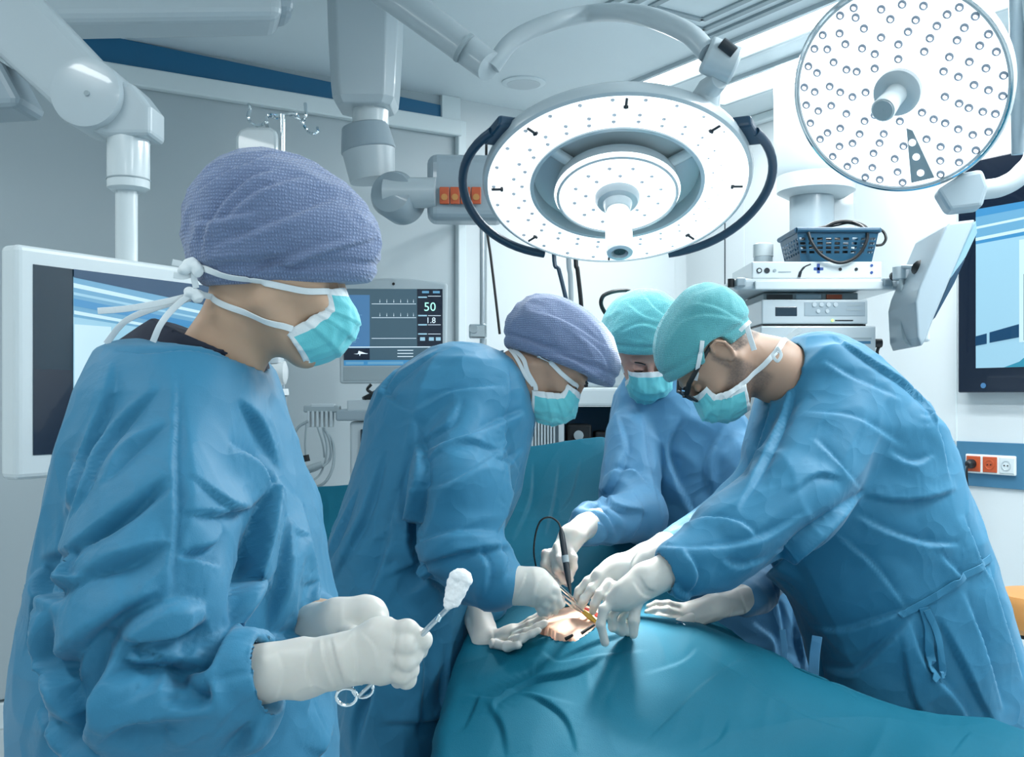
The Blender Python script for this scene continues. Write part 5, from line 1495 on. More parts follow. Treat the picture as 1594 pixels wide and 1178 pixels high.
# cap
cp = [(ell((.002, 0, .070), (.128, .104, .100)), .02), (ell((-.030, 0, .075), (.095, .098, .088)), .04), (ell((.066, 0, .060), (.082, .085, .070)), .04), (ell((-.060, 0, .02), (.055, .075, .06)), .04)]
CV, CQ = cap_mesh(hA, cp, (.09, 0, .012), (-.28, 0, 1), .0032, .0042, 2.0, (1, 0, .45), .005, (17, 34))
cV2 = creases(CV, CQ, [([(312, 400), (330, 340), (380, 285), (430, 262)], 0.0080, 0.0105), ([(345, 345), (400, 300), (470, 275)], 0.0070, 0.0090), ([(380, 430), (450, 400), (540, 372)], 0.0080, 0.0105),
                       ([(300, 345), (345, 342), (400, 330)], 0.0060, 0.0090), ([(420, 420), (480, 398), (555, 380), (590, 370)], 0.0070, 0.0090, -1), ([(305, 300), (350, 270), (420, 240)], 0.0070, 0.0090), ([(330, 385), (420, 350), (520, 310)], 0.0090, 0.0090)])
np_mesh('cap', cV2, CQ, 'cap_purple', A)
mo, MV, MQ = mask_grid(hA, 'mask', A, 1.0, .96, shift=(-.001, 0, .004))
brows(hA, A)
def near_bvh(*vq):
    V_ = np.concatenate([v for v, q in vq]); off = 0; qs = []
    for v, q in vq: qs.append(q + off); off += len(v)
    return bvh_np(V_, np.concatenate(qs))
bA = near_bvh((HV, HQ), (cV2, CQ), (MV, MQ))
ribbon_on('mask_strap', bA, [(512, 453), (470, 452), (420, 442), (370, 432), (325, 420), (302, 412)], .009, 'mask_white', A, 1.4)
ribbon_on('mask_strap', bA, [(455, 512), (440, 507), (415, 500), (380, 485), (340, 470), (308, 455)], .009, 'mask_white', A, 1.4)
for pts in ([(300, 455, 1.38), (270, 480, 1.38), (250, 505, 1.37), (238, 532, 1.37)], [(298, 460, 1.39), (255, 470, 1.38), (200, 480, 1.36), (152, 484, 1.35)],
            [(296, 464, 1.39), (240, 480, 1.40), (195, 500, 1.40), (165, 535, 1.40)], [(305, 448, 1.38), (302, 425, 1.375), (310, 395, 1.38), (312, 370, 1.385)], [(300, 420, 1.38), (285, 412, 1.375), (268, 408, 1.37)],
            [(302, 425, 1.38), (286, 430, 1.375), (270, 428, 1.37)]):
    ribbon_on('mask_tie', bA, pts, .0085, 'mask_white', A, 1.4)
s = Sdf([ell(P(300, 415, 1.375), (.016,) * 3), ell(P(298, 458, 1.385), (.014,) * 3)], .0016, .012)
s.add(ell(P(298, 412, 1.375), (.012, .008, .010)), 0).add(ell(P(286, 420, 1.372), (.009, .006, .007)), .003).add(ell(P(308, 420, 1.372), (.008, .006, .010)), .003)
s.add(ell(P(298, 456, 1.383), (.011, .007, .009)), 0).add(ell(P(308, 463, 1.383), (.008, .006, .008)), .003)
Vk, Qk = s.mesh(); Vk = Vk + vnormals(Vk, Qk) * (.0015 * noise(Vk * 120))[:, None]; np_mesh('tie_knot', Vk, Qk, 'mask_white', A)
# near hand (gloved, closed on the forceps)
yh = 1.19
fp = [(cone(P(380, 1052, 1.20), P(470, 1040, 1.20), .0345, .0335, ((0, 1, 0), 1.15)), .01), (cone(P(470, 1040, 1.20), P(532, 1028, yh), .0335, .0285, ((0, 1, 0), 1.25)), .01),
      (cone(P(532, 1028, yh), P(592, 1012, yh), .0285, .034, ((0, 1, 0), 1.35)), .015), (cone(P(592, 990, yh), P(598, 1036, yh), .021, .020), .015)]
fp += chain([(592, 978, yh), (634, 980, yh - .012), (658, 996, yh - .008), (655, 1014, yh + .006)], .0112, .0088, .006)       # index
fp += chain([(594, 996, yh - .005), (632, 1004, yh - .022), (643, 1020, yh - .010), (628, 1026, yh + .012)], .0108, .0088, .006)
fp += chain([(596, 1016, yh - .004), (630, 1028, yh - .020), (638, 1042, yh - .006), (622, 1044, yh + .014)], .0102, .0084, .006)
fp += chain([(596, 1036, yh), (624, 1050, yh - .014), (634, 1058, yh - .002), (618, 1060, yh + .014)], .0094, .0080, .006)
fp += chain([(560, 1000, yh + .025), (600, 985, yh + .040), (632, 990, yh + .035), (650, 1000, yh + .025)], .0135, .0095)  # thumb, far side
sleeve_hand('glove', A, .0021, fp, wr=((0.1, .4, 1), 26, .0016), crs=[([(500, 992), (508, 1030), (520, 1070)], .003, .0035), ([(515, 990), (525, 1030), (537, 1068)], .003, .0035, -1), ([(545, 985), (556, 1030), (550, 1064)], .003, .002),
            ([(484, 1000), (478, 1040), (488, 1076)], .003, .003), ([(560, 982), (585, 1010), (590, 1045)], .0025, .0018), ([(430, 1012), (440, 1050), (430, 1090)], .003, .002),
            ([(608, 966), (612, 1000), (614, 1050)], .003, .002)])
# far hand
yf = 1.37
fp = [(cone(P(470, 975, 1.42), P(528, 965, yf), .030, .028, ((0, 1, 0), 1.1)), .01), (cone(P(528, 965, yf), P(568, 962, yf), .028, .032, ((0, 1, 0), 1.4)), .012)]
fp += chain([(560, 950, yf), (588, 965, yf - .01), (596, 990, yf - .01), (580, 1000, yf)], .0115, .009)
fp += chain([(560, 960, yf), (584, 980, yf), (588, 1000, yf), (572, 1006, yf + .01)], .0112, .009)
fp += chain([(556, 972, yf), (578, 992, yf), (578, 1008, yf + .005), (564, 1010, yf + .01)], .0105, .0085)
fp += chain([(550, 980, yf), (566, 1000, yf + .01), (566, 1012, yf + .01), (556, 1012, yf + .015)], .0095, .008)
fp += chain([(535, 975, yf - .01), (552, 990, yf - .035), (570, 996, yf - .04)], .013, .0095)
sleeve_hand('glove', A, .0026, fp, wr=((0.1, .4, 1), 26, .0016))
# forceps with gauze
t = thing('sponge_forceps', 'steel forceps held by the nearest nurse gripping a white gauze swab', 'forceps', P(640, 1000, 1.17))
for dx in (-1, 1):
    o_ = Vector((0, .002 * dx, .0012 * dx))
    MB().tube([P(560, 1074, 1.20) + o_ * 4, P(620, 1020, 1.19) + o_ * 2, P(660, 984, 1.175) + o_, P(700, 944, 1.17) + o_, P(716, 914, 1.17) + o_ * 2], [.0022, .0024, .0024, .002, .0018], 8).build('shaft', 'steel', t, smooth=True)
    c_ = P(552 + dx * 12, 1078 - dx * 5, 1.20)
    MB().tube([c_ + Vector((.012 * math.cos(q * math.pi / 8), .003 * dx, .010 * math.sin(q * math.pi / 8))) for q in range(17)], .0022, 8).build('finger_ring', 'chrome', t, smooth=True)
MB().tube([P(681, 966, 1.168), P(685, 958, 1.168)], .0035, 10).build('hinge', 'chrome', t, smooth=True)
g0, g1 = P(704, 938, 1.17), P(716, 904, 1.17)
s = Sdf([cone(g0, g1, .02, .02)], .0013, .012)
off = Vector((.0065, 0, .002))
s.add(cone(g0 - off * .6, g1 - off, .0065, .0085, ((0, 1, 0), 1.1)), 0); s.add(cone(g0 + off * .5 + Vector((0, -.002, 0)), g1 + off + Vector((0, -.002, 0)), .0060, .0082), .0015); s.add(ell(g1 + Vector((0, 0, .006)), (.012, .010, .008)), .002)
Vk, Qk = s.mesh(); Vk = Vk + vnormals(Vk, Qk) * (.0010 * fbm(Vk * 160))[:, None]
tag(np_mesh('gauze_swab', Vk, Qk, 'gauze'), 'folded white gauze swab held in the tip of the forceps', 'gauze')

# ================= bending nurse (purple cap, looking down right)
YB = 2.5
hB = Head(P(856, 560, YB), (.62, -.10, -.78), (.78, .0, .62), 1.0)
HV, HQ = head_sdf(hB, [P(800, 590, 2.5), P(745, 640, 2.5)], (.052, .07), .0034, ears=False)
core = body_core([cone(P(735, 660, 2.5), P(700, 740, 2.5), .07, .12), cone(P(700, 720, 2.5), P(635, 1000, 2.5), .12, .12), cone(P(635, 1000, 2.5), P(620, 1200, 2.5), .12, .13),
                  cone(P(740, 640, 2.38), P(715, 860, 2.28), .05, .045), cone(P(715, 860, 2.28), P(770, 900, 2.22), .04, .03)], .014)
B = person(*join_np((HV, HQ), core), 'skin_tan', 'bending nurse in blue gown and purple cap looking down at the belly')
legs(B, (P(620, 1200, 2.5).x, 2.5), .55)
secs = gown_secs([(536, 700, 765, .05), (543, 672, 782, .09), (560, 648, 805, .15), (580, 618, 822, .17), (610, 588, 832, .19), (650, 572, 836, .20), (700, 563, 828, .20), (760, 546, 815, .20), (800, 530, 800, .20), (850, 510, 775, .20),
                  (900, 508, 755, .20), (950, 514, 744, .20), (1000, 518, 740, .20), (1060, 520, 728, .20), (1180, 524, 714, .20), (1500, 520, 720, .22)], 2.5)
prims = [(loft(secs, 2.2), 0), (cone(P(728, 650, 2.38), P(716, 760, 2.29), .085, .112), .02), (cone(P(716, 760, 2.29), P(714, 850, 2.26), .112, .098), .015), (cone(P(714, 850, 2.26), P(775, 905, 2.22), .092, .062), .015),
         (cone(P(735, 895, 2.25), P(765, 905, 2.22), .07, .06), .02), (cone(P(690, 800, 2.55), P(752, 945, 2.45), .07, .052), .015)]
s = Sdf([p[0] for p in prims], .006, .03)
for p, k in prims: s.add(p, k)
s.cut(cone(P(800, 590, 2.5), P(760, 600, 2.5), .068, .07), .006)
V, Q = s.mesh(); V = relax(V, Q, 1)
V = folds(V, Q, (.25, 0, 1), 4.5, .008, .3, 21.7); V = folds(V, Q, (.7, .1, .7), 9, .004, .25, 14.1)
V = creases(V, Q, [
    ([(645, 650), (660, 720), (650, 790), (640, 840), (660, 890), (700, 935)], .013, 0.0390, 1), ([(790, 560), (794, 620), (780, 680), (810, 740)], .007, 0.0120),
    ([(640, 640), (700, 610), (780, 600)], .008, 0.0150), ([(650, 700), (700, 690), (790, 650), (815, 640)], .008, 0.0150), ([(650, 720), (720, 690), (775, 700)], .008, 0.0120, -1),
    ([(620, 570), (600, 610), (640, 640)], .009, 0.0150), ([(690, 540), (620, 590), (570, 650)], .008, 0.0120), ([(640, 760), (700, 750), (780, 700)], .009, 0.0135),
    ([(790, 660), (780, 720), (812, 700)], .009, 0.0150), ([(640, 850), (700, 830), (770, 830)], .010, 0.0150), ([(650, 880), (720, 860), (800, 850)], .010, 0.0180, -1),
    ([(740, 850), (760, 880), (755, 930)], .009, 0.0150), ([(772, 840), (790, 870), (785, 900)], .008, 0.0135), ([(810, 720), (790, 790), (775, 830)], .008, 0.0150), ([(830, 700), (812, 780), (790, 850)], .007, 0.0135, -1),
    ([(600, 700), (570, 800), (520, 900)], .012, 0.0210), ([(620, 760), (600, 860), (560, 960)], .012, 0.0180, -1), ([(560, 760), (530, 830), (512, 870)], .010, 0.0180),
    ([(640, 960), (660, 1040), (650, 1140)], .012, 0.0180), ([(600, 1040), (560, 1100), (550, 1170)], .012, 0.0180), ([(700, 1000), (690, 1080), (700, 1160)], .010, 0.0180, -1), ([(715, 1090), (680, 1120), (600, 1125)], .009, 0.0150),
    ([(570, 960), (580, 1060), (560, 1150)], .012, 0.0180, -1), ([(740, 1000), (720, 1060), (716, 1100)], .008, 0.0150), ([(720, 620), (700, 660), (650, 690)], .008, 0.0120)])
np_mesh('gown', V, Q, 'gown_blue', B)
gB = (V, Q)
cp = [(ell((-.012, 0, .034), (.136, .102, .108)), .02), (ell((-.055, 0, .024), (.090, .092, .090)), .04), (ell((.072, 0, .056), (.074, .082, .074)), .05), (ell((.025, 0, .066), (.095, .090, .080)), .04)]
CV, CQ = cap_mesh(hB, cp, (.124, 0, .062), (-.50, 0, .85), .0042, .0035, 8.0, (1, 0, .1), .005, (17, 34))
CV = creases(CV, CQ, [([(790, 520), (850, 540), (930, 560)], .007, .005), ([(840, 550), (890, 560), (940, 590)], .006, .006), ([(820, 480), (880, 500), (945, 540)], .008, .005), ([(900, 520), (935, 550), (948, 580)], .006, .006)])
np_mesh('cap', CV, CQ, 'cap_purple', B)
mo, MV, MQ = mask_grid(hB, 'mask', B, 4.0)
brows(hB, B)
e_ = hB.w((.092, -.033, .004)); MB().ball(e_, .0075, 12, 8).build('eye', 'hair_dark', B, smooth=True)
bB = near_bvh((HV, HQ), (CV, CQ), (MV, MQ))
ribbon_on('mask_strap', bB, [(898, 602), (875, 582), (855, 562), (838, 553)], .011, 'mask_white', B, 2.4, lift=.003)
ribbon_on('mask_strap', bB, [(834, 606), (832, 598), (822, 580), (815, 560), (800, 543)], .011, 'mask_white', B, 2.4, lift=.003)
ribbon_on('mask_strap', bB, [(830, 600), (818, 585), (808, 565), (794, 545)], .009, 'mask_white', B, 2.4, lift=.003)
s = Sdf([cone(P(835, 572, 2.43), P(800, 552, 2.43), .02, .02)], .004, .012)
# near hand with fine forceps
yb = 2.2
fp = [(cone(P(780, 908, 2.22), P(835, 915, yb), .046, .040, ((0, 1, 0), 1.2)), .01), (cone(P(835, 912, yb), P(852, 922, yb), .038, .028, ((0, 1, 0), 1.3)), .012)]
fp += chain([(850, 905, yb), (864, 918, yb - .01), (868, 934, yb), (872, 942, yb + .005)], .0115, .009)
fp += chain([(848, 915, yb), (858, 930, yb - .012), (860, 944, yb), (864, 950, yb + .01)], .0115, .009)
fp += chain([(842, 925, yb), (850, 940, yb - .01), (850, 950, yb + .005), (852, 954, yb + .012)], .011, .009)
fp += chain([(836, 932, yb), (842, 946, yb), (842, 954, yb + .01)], .0105, .0085)
fp += chain([(838, 905, yb + .03), (858, 915, yb + .03), (870, 932, yb + .015), (874, 940, yb + .01)], .013, .009)
sleeve_hand('glove', B, .0032, fp, wr=((0.1, .4, 1), 20, .0018), crs=[([(820, 890), (812, 915), (800, 940)], .004, .003), ([(845, 898), (835, 915), (830, 945)], .004, .003)])
# flat hand on the belly
y2 = 2.3
fp = [(cone(P(740, 952, 2.42), P(758, 998, 2.34), .034, .032), .01), (cone(P(758, 1000, 2.34), P(795, 992, y2), .030, .028, ((0, .3, 1), 1.3)), .015), (cone(P(775, 1002, 2.33), P(800, 985, y2), .024, .022), .015)]
fp += chain([(800, 982, y2), (826, 966, 2.29), (846, 954, 2.29), (862, 947, 2.29)], .0115, .0085)
fp += chain([(802, 984, y2 - .02), (826, 972, 2.265), (846, 960, 2.26), (858, 954, 2.26)], .0115, .0085)
fp += chain([(802, 990, y2 - .03), (820, 984, 2.24), (836, 976, 2.235), (848, 970, 2.235)], .011, .0085)
fp += chain([(796, 996, y2 - .04), (814, 993, 2.215), (828, 986, 2.21), (838, 981, 2.21)], .0105, .008)
fp += chain([(770, 1002, 2.28), (790, 1006, 2.23), (806, 1004, 2.20)], .0125, .0095)
sleeve_hand('glove', B, .0032, fp, wr=((0.1, .4, 1), 20, .0016), crs=[([(765, 975), (768, 1000), (762, 1020)], .004, .003)])
t = thing('fine_forceps', 'thin steel forceps held by the bending nurse over the belly', 'forceps', P(890, 940, 2.2))
MB().tube([P(862, 915, 2.19), P(892, 938, 2.22), P(918, 960, 2.28)], [.003, .005, .0015], 8, flat=.4).build('blade', 'steel', t, smooth=True)
MB().tube([P(866, 925, 2.20), P(890, 944, 2.23), P(918, 961, 2.285)], [.003, .005, .0015], 8, flat=.4).build('blade', 'steel', t, smooth=True)
MB().tube([P(870, 912, 2.22), P(890, 930, 2.26), P(905, 948, 2.3)], .0035, 8).build('suction_tip', 'chrome', t, smooth=True)
o = MB().tube([P(908, 952, 2.26), P(918, 960, 2.25), P(928, 968, 2.24)], [.005, .0065, .004], 10).build('swab', 'amber', smooth=True); tag(o, 'short amber stained swab on the belly beside the pressing fingers', 'swab')

# ================= surgeon at the back (teal cap, facing the camera, holding the pen)
YC = 2.9
hC = Head(P(1006, 546, YC), (.02, -.80, -.60), (-.06, -.60, .80), 1.0)
HV, HQ = head_sdf(hC, [P(1020, 590, 2.98), P(1040, 650, 3.0)], (.055, .07), .0034)
core = body_core([cone(P(1040, 670, 3.0), P(1060, 740, 3.0), .07, .13), cone(P(1060, 720, 3.0), P(1130, 1000, 3.0), .13, .13), cone(P(975, 700, 2.88), P(1000, 790, 2.72), .045, .04), cone(P(1000, 790, 2.72), P(930, 812, 2.58), .04, .026),
                  cone(P(1130, 1000, 3.0), P(1140, 1150, 3.0), .13, .13)], .014)
C_ = person(*join_np((HV, HQ), core), 'skin_pale', 'surgeon at the back in teal cap facing the camera, holding a black surgical pen')
legs(C_, (P(1140, 1150, 3.0).x, 3.0), .5, dirx=(1, 0))
secs = gown_secs([(578, 985, 1070, .06), (590, 972, 1100, .11), (615, 960, 1135, .15), (650, 952, 1160, .17), (700, 945, 1185, .17), (760, 955, 1195, .17), (830, 975, 1215, .17), (900, 1000, 1260, .17), (1000, 1020, 1285, .17), (1150, 1030, 1290, .18), (1350, 1020, 1300, .2)], 2.98)
prims = [(loft(secs, 2.2), 0), (cone(P(985, 680, 2.88), P(978, 770, 2.78), .080, .078), .02), (cone(P(978, 770, 2.78), P(1000, 805, 2.70), .075, .072), .015), (cone(P(1000, 800, 2.70), P(912, 820, 2.55), .068, .046), .012),
         (cone(P(900, 800, 2.54), P(912, 800, 2.56), .022, .03), .01),
         (cone(P(1150, 720, 2.87), P(1205, 880, 2.76), .08, .075), .02), (cone(P(1205, 885, 2.76), P(1165, 935, 2.54), .07, .044), .012)]
s = Sdf([p[0] for p in prims], .0066, .03)
for p, k in prims: s.add(p, k)
s.cut(cone(P(1020, 560, 2.95), P(1020, 620, 2.98), .066, .064), .006)
V, Q = s.mesh(); V = relax(V, Q, 1)
V = folds(V, Q, (.2, 0, 1), 4.5, .008, .3, 41.7); V = folds(V, Q, (-.6, .1, .7), 10, .005, .25, 34.1)
V = creases(V, Q, [([(960, 640), (975, 700), (950, 760), (930, 790)], .009, 0.0180), ([(1060, 650), (1040, 700), (1060, 760), (1100, 830)], .012, 0.0270), ([(1000, 640), (1010, 720), (1030, 800)], .009, 0.0120),
                   ([(940, 740), (985, 730), (1010, 760)], .009, 0.0180), ([(930, 760), (960, 790), (1005, 800)], .009, 0.0180, -1), ([(905, 790), (940, 800), (960, 830)], .008, 0.0150), ([(1130, 660), (1100, 720), (1110, 780)], .009, 0.0180, -1),
                   ([(985, 760), (1000, 800), (985, 835)], .008, 0.0150), ([(920, 800), (945, 830), (930, 850)], .007, 0.0120), ([(1200, 900), (1215, 960), (1220, 1030)], .008, 0.0150), ([(1240, 900), (1240, 980), (1250, 1040)], .008, 0.0180, -1), ([(1160, 960), (1200, 990), (1210, 1020)], .008, 0.0150)])
np_mesh('gown', V, Q, 'gown_pale', C_)
cp = [(ell((-.010, -.010, .066), (.116, .114, .108)), .02), (ell((.03, -.010, .074), (.090, .102, .088)), .04), (ell((.0, -.005, .122), (.065, .078, .055)), .04)]
CV, CQ = cap_mesh(hC, cp, (.10, 0, .064), (-.25, 0, 1), .0045, .0030, 12.0, (0, 1, .1), .005, (17, 40))
CV = creases(CV, CQ, [([(960, 520), (1000, 505), (1045, 520)], .006, .005), ([(975, 470), (1000, 490), (1030, 500)], .006, .005), ([(1000, 455), (1020, 480), (1050, 500)], .006, .005)])
np_mesh('cap', CV, CQ, 'cap_teal', C_)
mo, MV, MQ = mask_grid(hC, 'mask', C_, 8.0)
brows(hC, C_)
bC = near_bvh((HV, HQ), (CV, CQ), (MV, MQ))
ribbon_on('mask_strap', bC, [(1036, 578), (1046, 570), (1054, 562)], .010, 'mask_white', C_, 2.8)
ribbon_on('mask_strap', bC, [(972, 580), (964, 570), (960, 560)], .010, 'mask_white', C_, 2.8)
MB().tube(spline([hC.w(q) for q in ((-.06, .09, .09), (-.03, .107, .10), (.0, .110, .09), (.03, .102, .07))], 5), .006, 8).build('headband', 'black', C_, smooth=True)
MB().tube(spline([P(955, 505, 2.98), P(937, 478, 2.9), P(938, 462, 2.88), P(950, 455, 2.88), (966, 452, 0) and P(966, 452, 2.9), P(980, 453, 2.92), P(1000, 466, 2.92)], 5), .006, 8).build('headlight_cable', 'black', C_, smooth=True)
# right hand with pen
yc = 2.42
fp = [(cone(P(925, 808, 2.57), P(890, 835, 2.45), .034, .029), .01), (cone(P(890, 835, 2.45), P(872, 868, yc), .029, .028, ((0, 1, 0), 1.2)), .015)]
fp += chain([(868, 850, yc), (872, 870, yc - .03), (882, 888, yc - .035), (888, 902, yc - .02)], .0115, .0085)
fp += chain([(885, 852, yc), (892, 868, yc - .02), (893, 882, yc - .015), (889, 894, yc - .01)], .0115, .0085)
fp += chain([(862, 862, yc), (866, 886, yc - .025), (876, 902, yc - .01), (884, 908, yc)], .0115, .0088)
fp += chain([(860, 872, yc + .01), (862, 894, yc), (870, 908, yc + .01)], .0110, .0088)
fp += chain([(860, 860, yc + .03), (850, 862, yc - .0), (848, 878, yc - .01), (860, 890, yc)], .0112, .009)
sleeve_hand('glove', C_, .0032, fp, wr=((0.1, .4, 1), 20, .0014))
t = thing('surgical_pen', 'black surgical pen with a thin curved cable in the back surgeon hand', 'pen', P(880, 870, 2.36))
a_, b_ = P(873, 822, 2.375), P(889, 930, 2.32); dd = b_ - a_
MB().tube([a_, a_ + dd * .08, a_ + dd * .3, a_ + dd * .62, a_ + dd * .75, a_ + dd * .86, b_], [.003, .0065, .0075, .0075, .006, .004, .0015], 14).build('barrel', 'plastic_dark', t, smooth=True)
MB().tube([a_ + dd * .4, a_ + dd * .5], .0082, 14).build('button', 'plastic_grey', t, smooth=True)
MB().tube(spline([a_, P(868, 812, 2.38), P(856, 805, 2.38), P(842, 810, 2.38), P(834, 830, 2.38), P(831, 860, 2.4), P(836, 890, 2.44)], 7), .0022, 8).build('cord', 'black', t, smooth=True)
# left hand resting on the drape
y3 = 2.45
fp = [(cone(P(1170, 928, 2.56), P(1110, 945, y3), .038, .030), .01), (cone(P(1110, 945, y3), P(1068, 960, 2.40), .030, .034, ((0, 1, 0), 1.2)), .015)]
fp += chain([(1060, 945, 2.40), (1040, 940, 2.38), (1022, 940, 2.38), (1010, 944, 2.38)], .0115, .0085)
fp += chain([(1058, 955, 2.39), (1038, 950, 2.36), (1020, 950, 2.36), (1008, 953, 2.36)], .0115, .0085)
fp += chain([(1058, 965, 2.38), (1038, 962, 2.35), (1024, 960, 2.35), (1012, 962, 2.35)], .0115, .0085)
fp += chain([(1062, 975, 2.37), (1042, 970, 2.34), (1030, 968, 2.34)], .0105, .008)
fp += chain([(1075, 962, 2.36), (1058, 970, 2.33), (1042, 974, 2.33)], .0125, .0095)
sleeve_hand('glove', C_, .0032, fp, wr=((1, .4, .1), 18, .0014), crs=[([(1130, 925), (1140, 945), (1135, 965)], .004, .003), ([(1150, 915), (1158, 940), (1160, 960)], .004, .003, -1)])
t = thing('scissors', 'steel scissors lying on the drape under the resting hand right of the belly', 'scissors', P(1040, 970, 2.3))
MB().tube([P(1004, 966, 2.30), P(1030, 972, 2.29), P(1048, 978, 2.29)], [.0015, .0035, .0035], 8, flat=.5).build('blade', 'steel', t, smooth=True)
MB().tube([P(1006, 971, 2.30), P(1030, 975, 2.29), P(1052, 982, 2.28)], [.0015, .0035, .0035], 8, flat=.5).build('blade', 'steel', t, smooth=True)
for q in (-1, 1):
    c_ = P(1058, 979 + 5 * q, 2.28); MB().tube([c_ + Vector((.011 * math.cos(k * math.pi / 6), .004 * q, .007 * math.sin(k * math.pi / 6))) for k in range(13)], .0022, 6).build('finger_ring', 'chrome', t, smooth=True)

# ================= surgeon on the right (teal cap, beard, glasses, leaning left)
YD = 2.4
hD = Head(P(1113, 550, YD), (-.43, .05, -.90), (-.90, -.0, .43), 1.03)
HV, HQ = head_sdf(hD, [P(1205, 575, 2.42), P(1270, 620, 2.45)], (.060, .078), .0030)
core = body_core([cone(P(1285, 640, 2.46), P(1330, 730, 2.5), .075, .13), cone(P(1330, 720, 2.5), P(1420, 1000, 2.5), .14, .14), cone(P(1300, 680, 2.36), P(1200, 830, 2.24), .05, .045), cone(P(1200, 830, 2.24), P(1060, 880, 2.13), .045, .028),
                  cone(P(1420, 1000, 2.5), P(1430, 1200, 2.5), .14, .14), cone(P(1260, 680, 2.55), P(1180, 790, 2.5), .045, .04), cone(P(1180, 790, 2.5), P(1045, 852, 2.36), .04, .03)], .014)
HD = (HV.copy(), HQ)
nf = len(HQ)
V_, Q_ = join_np((HV, HQ), core)
D_ = person(V_, Q_, 'skin_bearded', 'right surgeon in teal cap, dark glasses and stubble, leaning over the patient')
c = (V_ - v3(hD.c)) @ np.array(hD.R) / hD.sc
x, y, z = c[:, 0], np.abs(c[:, 1]), c[:, 2]
bw = sstep((-.022 - .25 * (x - .01) - z) / .02) * sstep((x + .016) / .014) * sstep((z + .14) / .02) * (np.linalg.norm(c, axis=1) < .17)
bw = np.maximum(bw, sstep((x - .008) / .006) * sstep((.026 - x) / .008) * sstep((.02 - z) / .01) * sstep((z + .05) / .02) * (y > .045))
brim_z = .054 + .58 * (x - .0866)
hw = sstep((z - (brim_z - .030)) / .012) * sstep((.0 - x) / .012) * (np.linalg.norm(c, axis=1) < .16)
hw = hw * (1 - ((x > -.028) & (x < .02) & (y > .070) & (z < .034)))
for nm_, w_ in (('beard', bw), ('crop', hw)):
    at = D_.data.attributes.new(nm_, 'FLOAT', 'POINT'); at.data.foreach_set('value', w_.astype(np.float32))
legs(D_, (P(1430, 1200, 2.5).x, 2.5), .5)
secs = gown_secs([(516, 1250, 1290, .04), (524, 1228, 1312, .08), (545, 1212, 1345, .14), (575, 1198, 1382, .17), (620, 1182, 1422, .19), (660, 1170, 1456, .20), (700, 1158, 1476, .20), (750, 1155, 1492, .20), (800, 1165, 1512, .20), (850, 1190, 1532, .20),
                  (900, 1215, 1548, .20), (950, 1240, 1562, .20), (1000, 1258, 1580, .20), (1060, 1268, 1602, .20), (1180, 1278, 1622, .20), (1450, 1260, 1650, .22)], 2.48)
prims = [(loft(secs, 2.2), 0), (cone(P(1300, 665, 2.36), P(1235, 775, 2.26), .115, .112), .03), (cone(P(1235, 775, 2.26), P(1140, 840, 2.18), .112, .090), .01), (cone(P(1140, 840, 2.18), P(1058, 878, 2.11), .085, .058), .01),
         (cone(P(1120, 880, 2.15), P(1062, 898, 2.11), .055, .046), .02), (cone(P(1240, 720, 2.5), P(1160, 790, 2.48), .09, .075), .02), (cone(P(1160, 790, 2.48), P(1055, 850, 2.37), .07, .045), .01)]
s = Sdf([p[0] for p in prims], .006, .03)
for p, k in prims: s.add(p, k)
s.cut(cone(P(1195, 568, 2.4), P(1235, 590, 2.44), .074, .074), .006)
s.cut(cone(P(1030, 893, 2.1), P(1010, 900, 2.09), .040, .05), .006)
V, Q = s.mesh(); V = relax(V, Q, 1)
V = folds(V, Q, (-.3, 0, 1), 4.2, .008, .3, 61.7); V = folds(V, Q, (.8, .1, .6), 9, .0035, .25, 54.1)
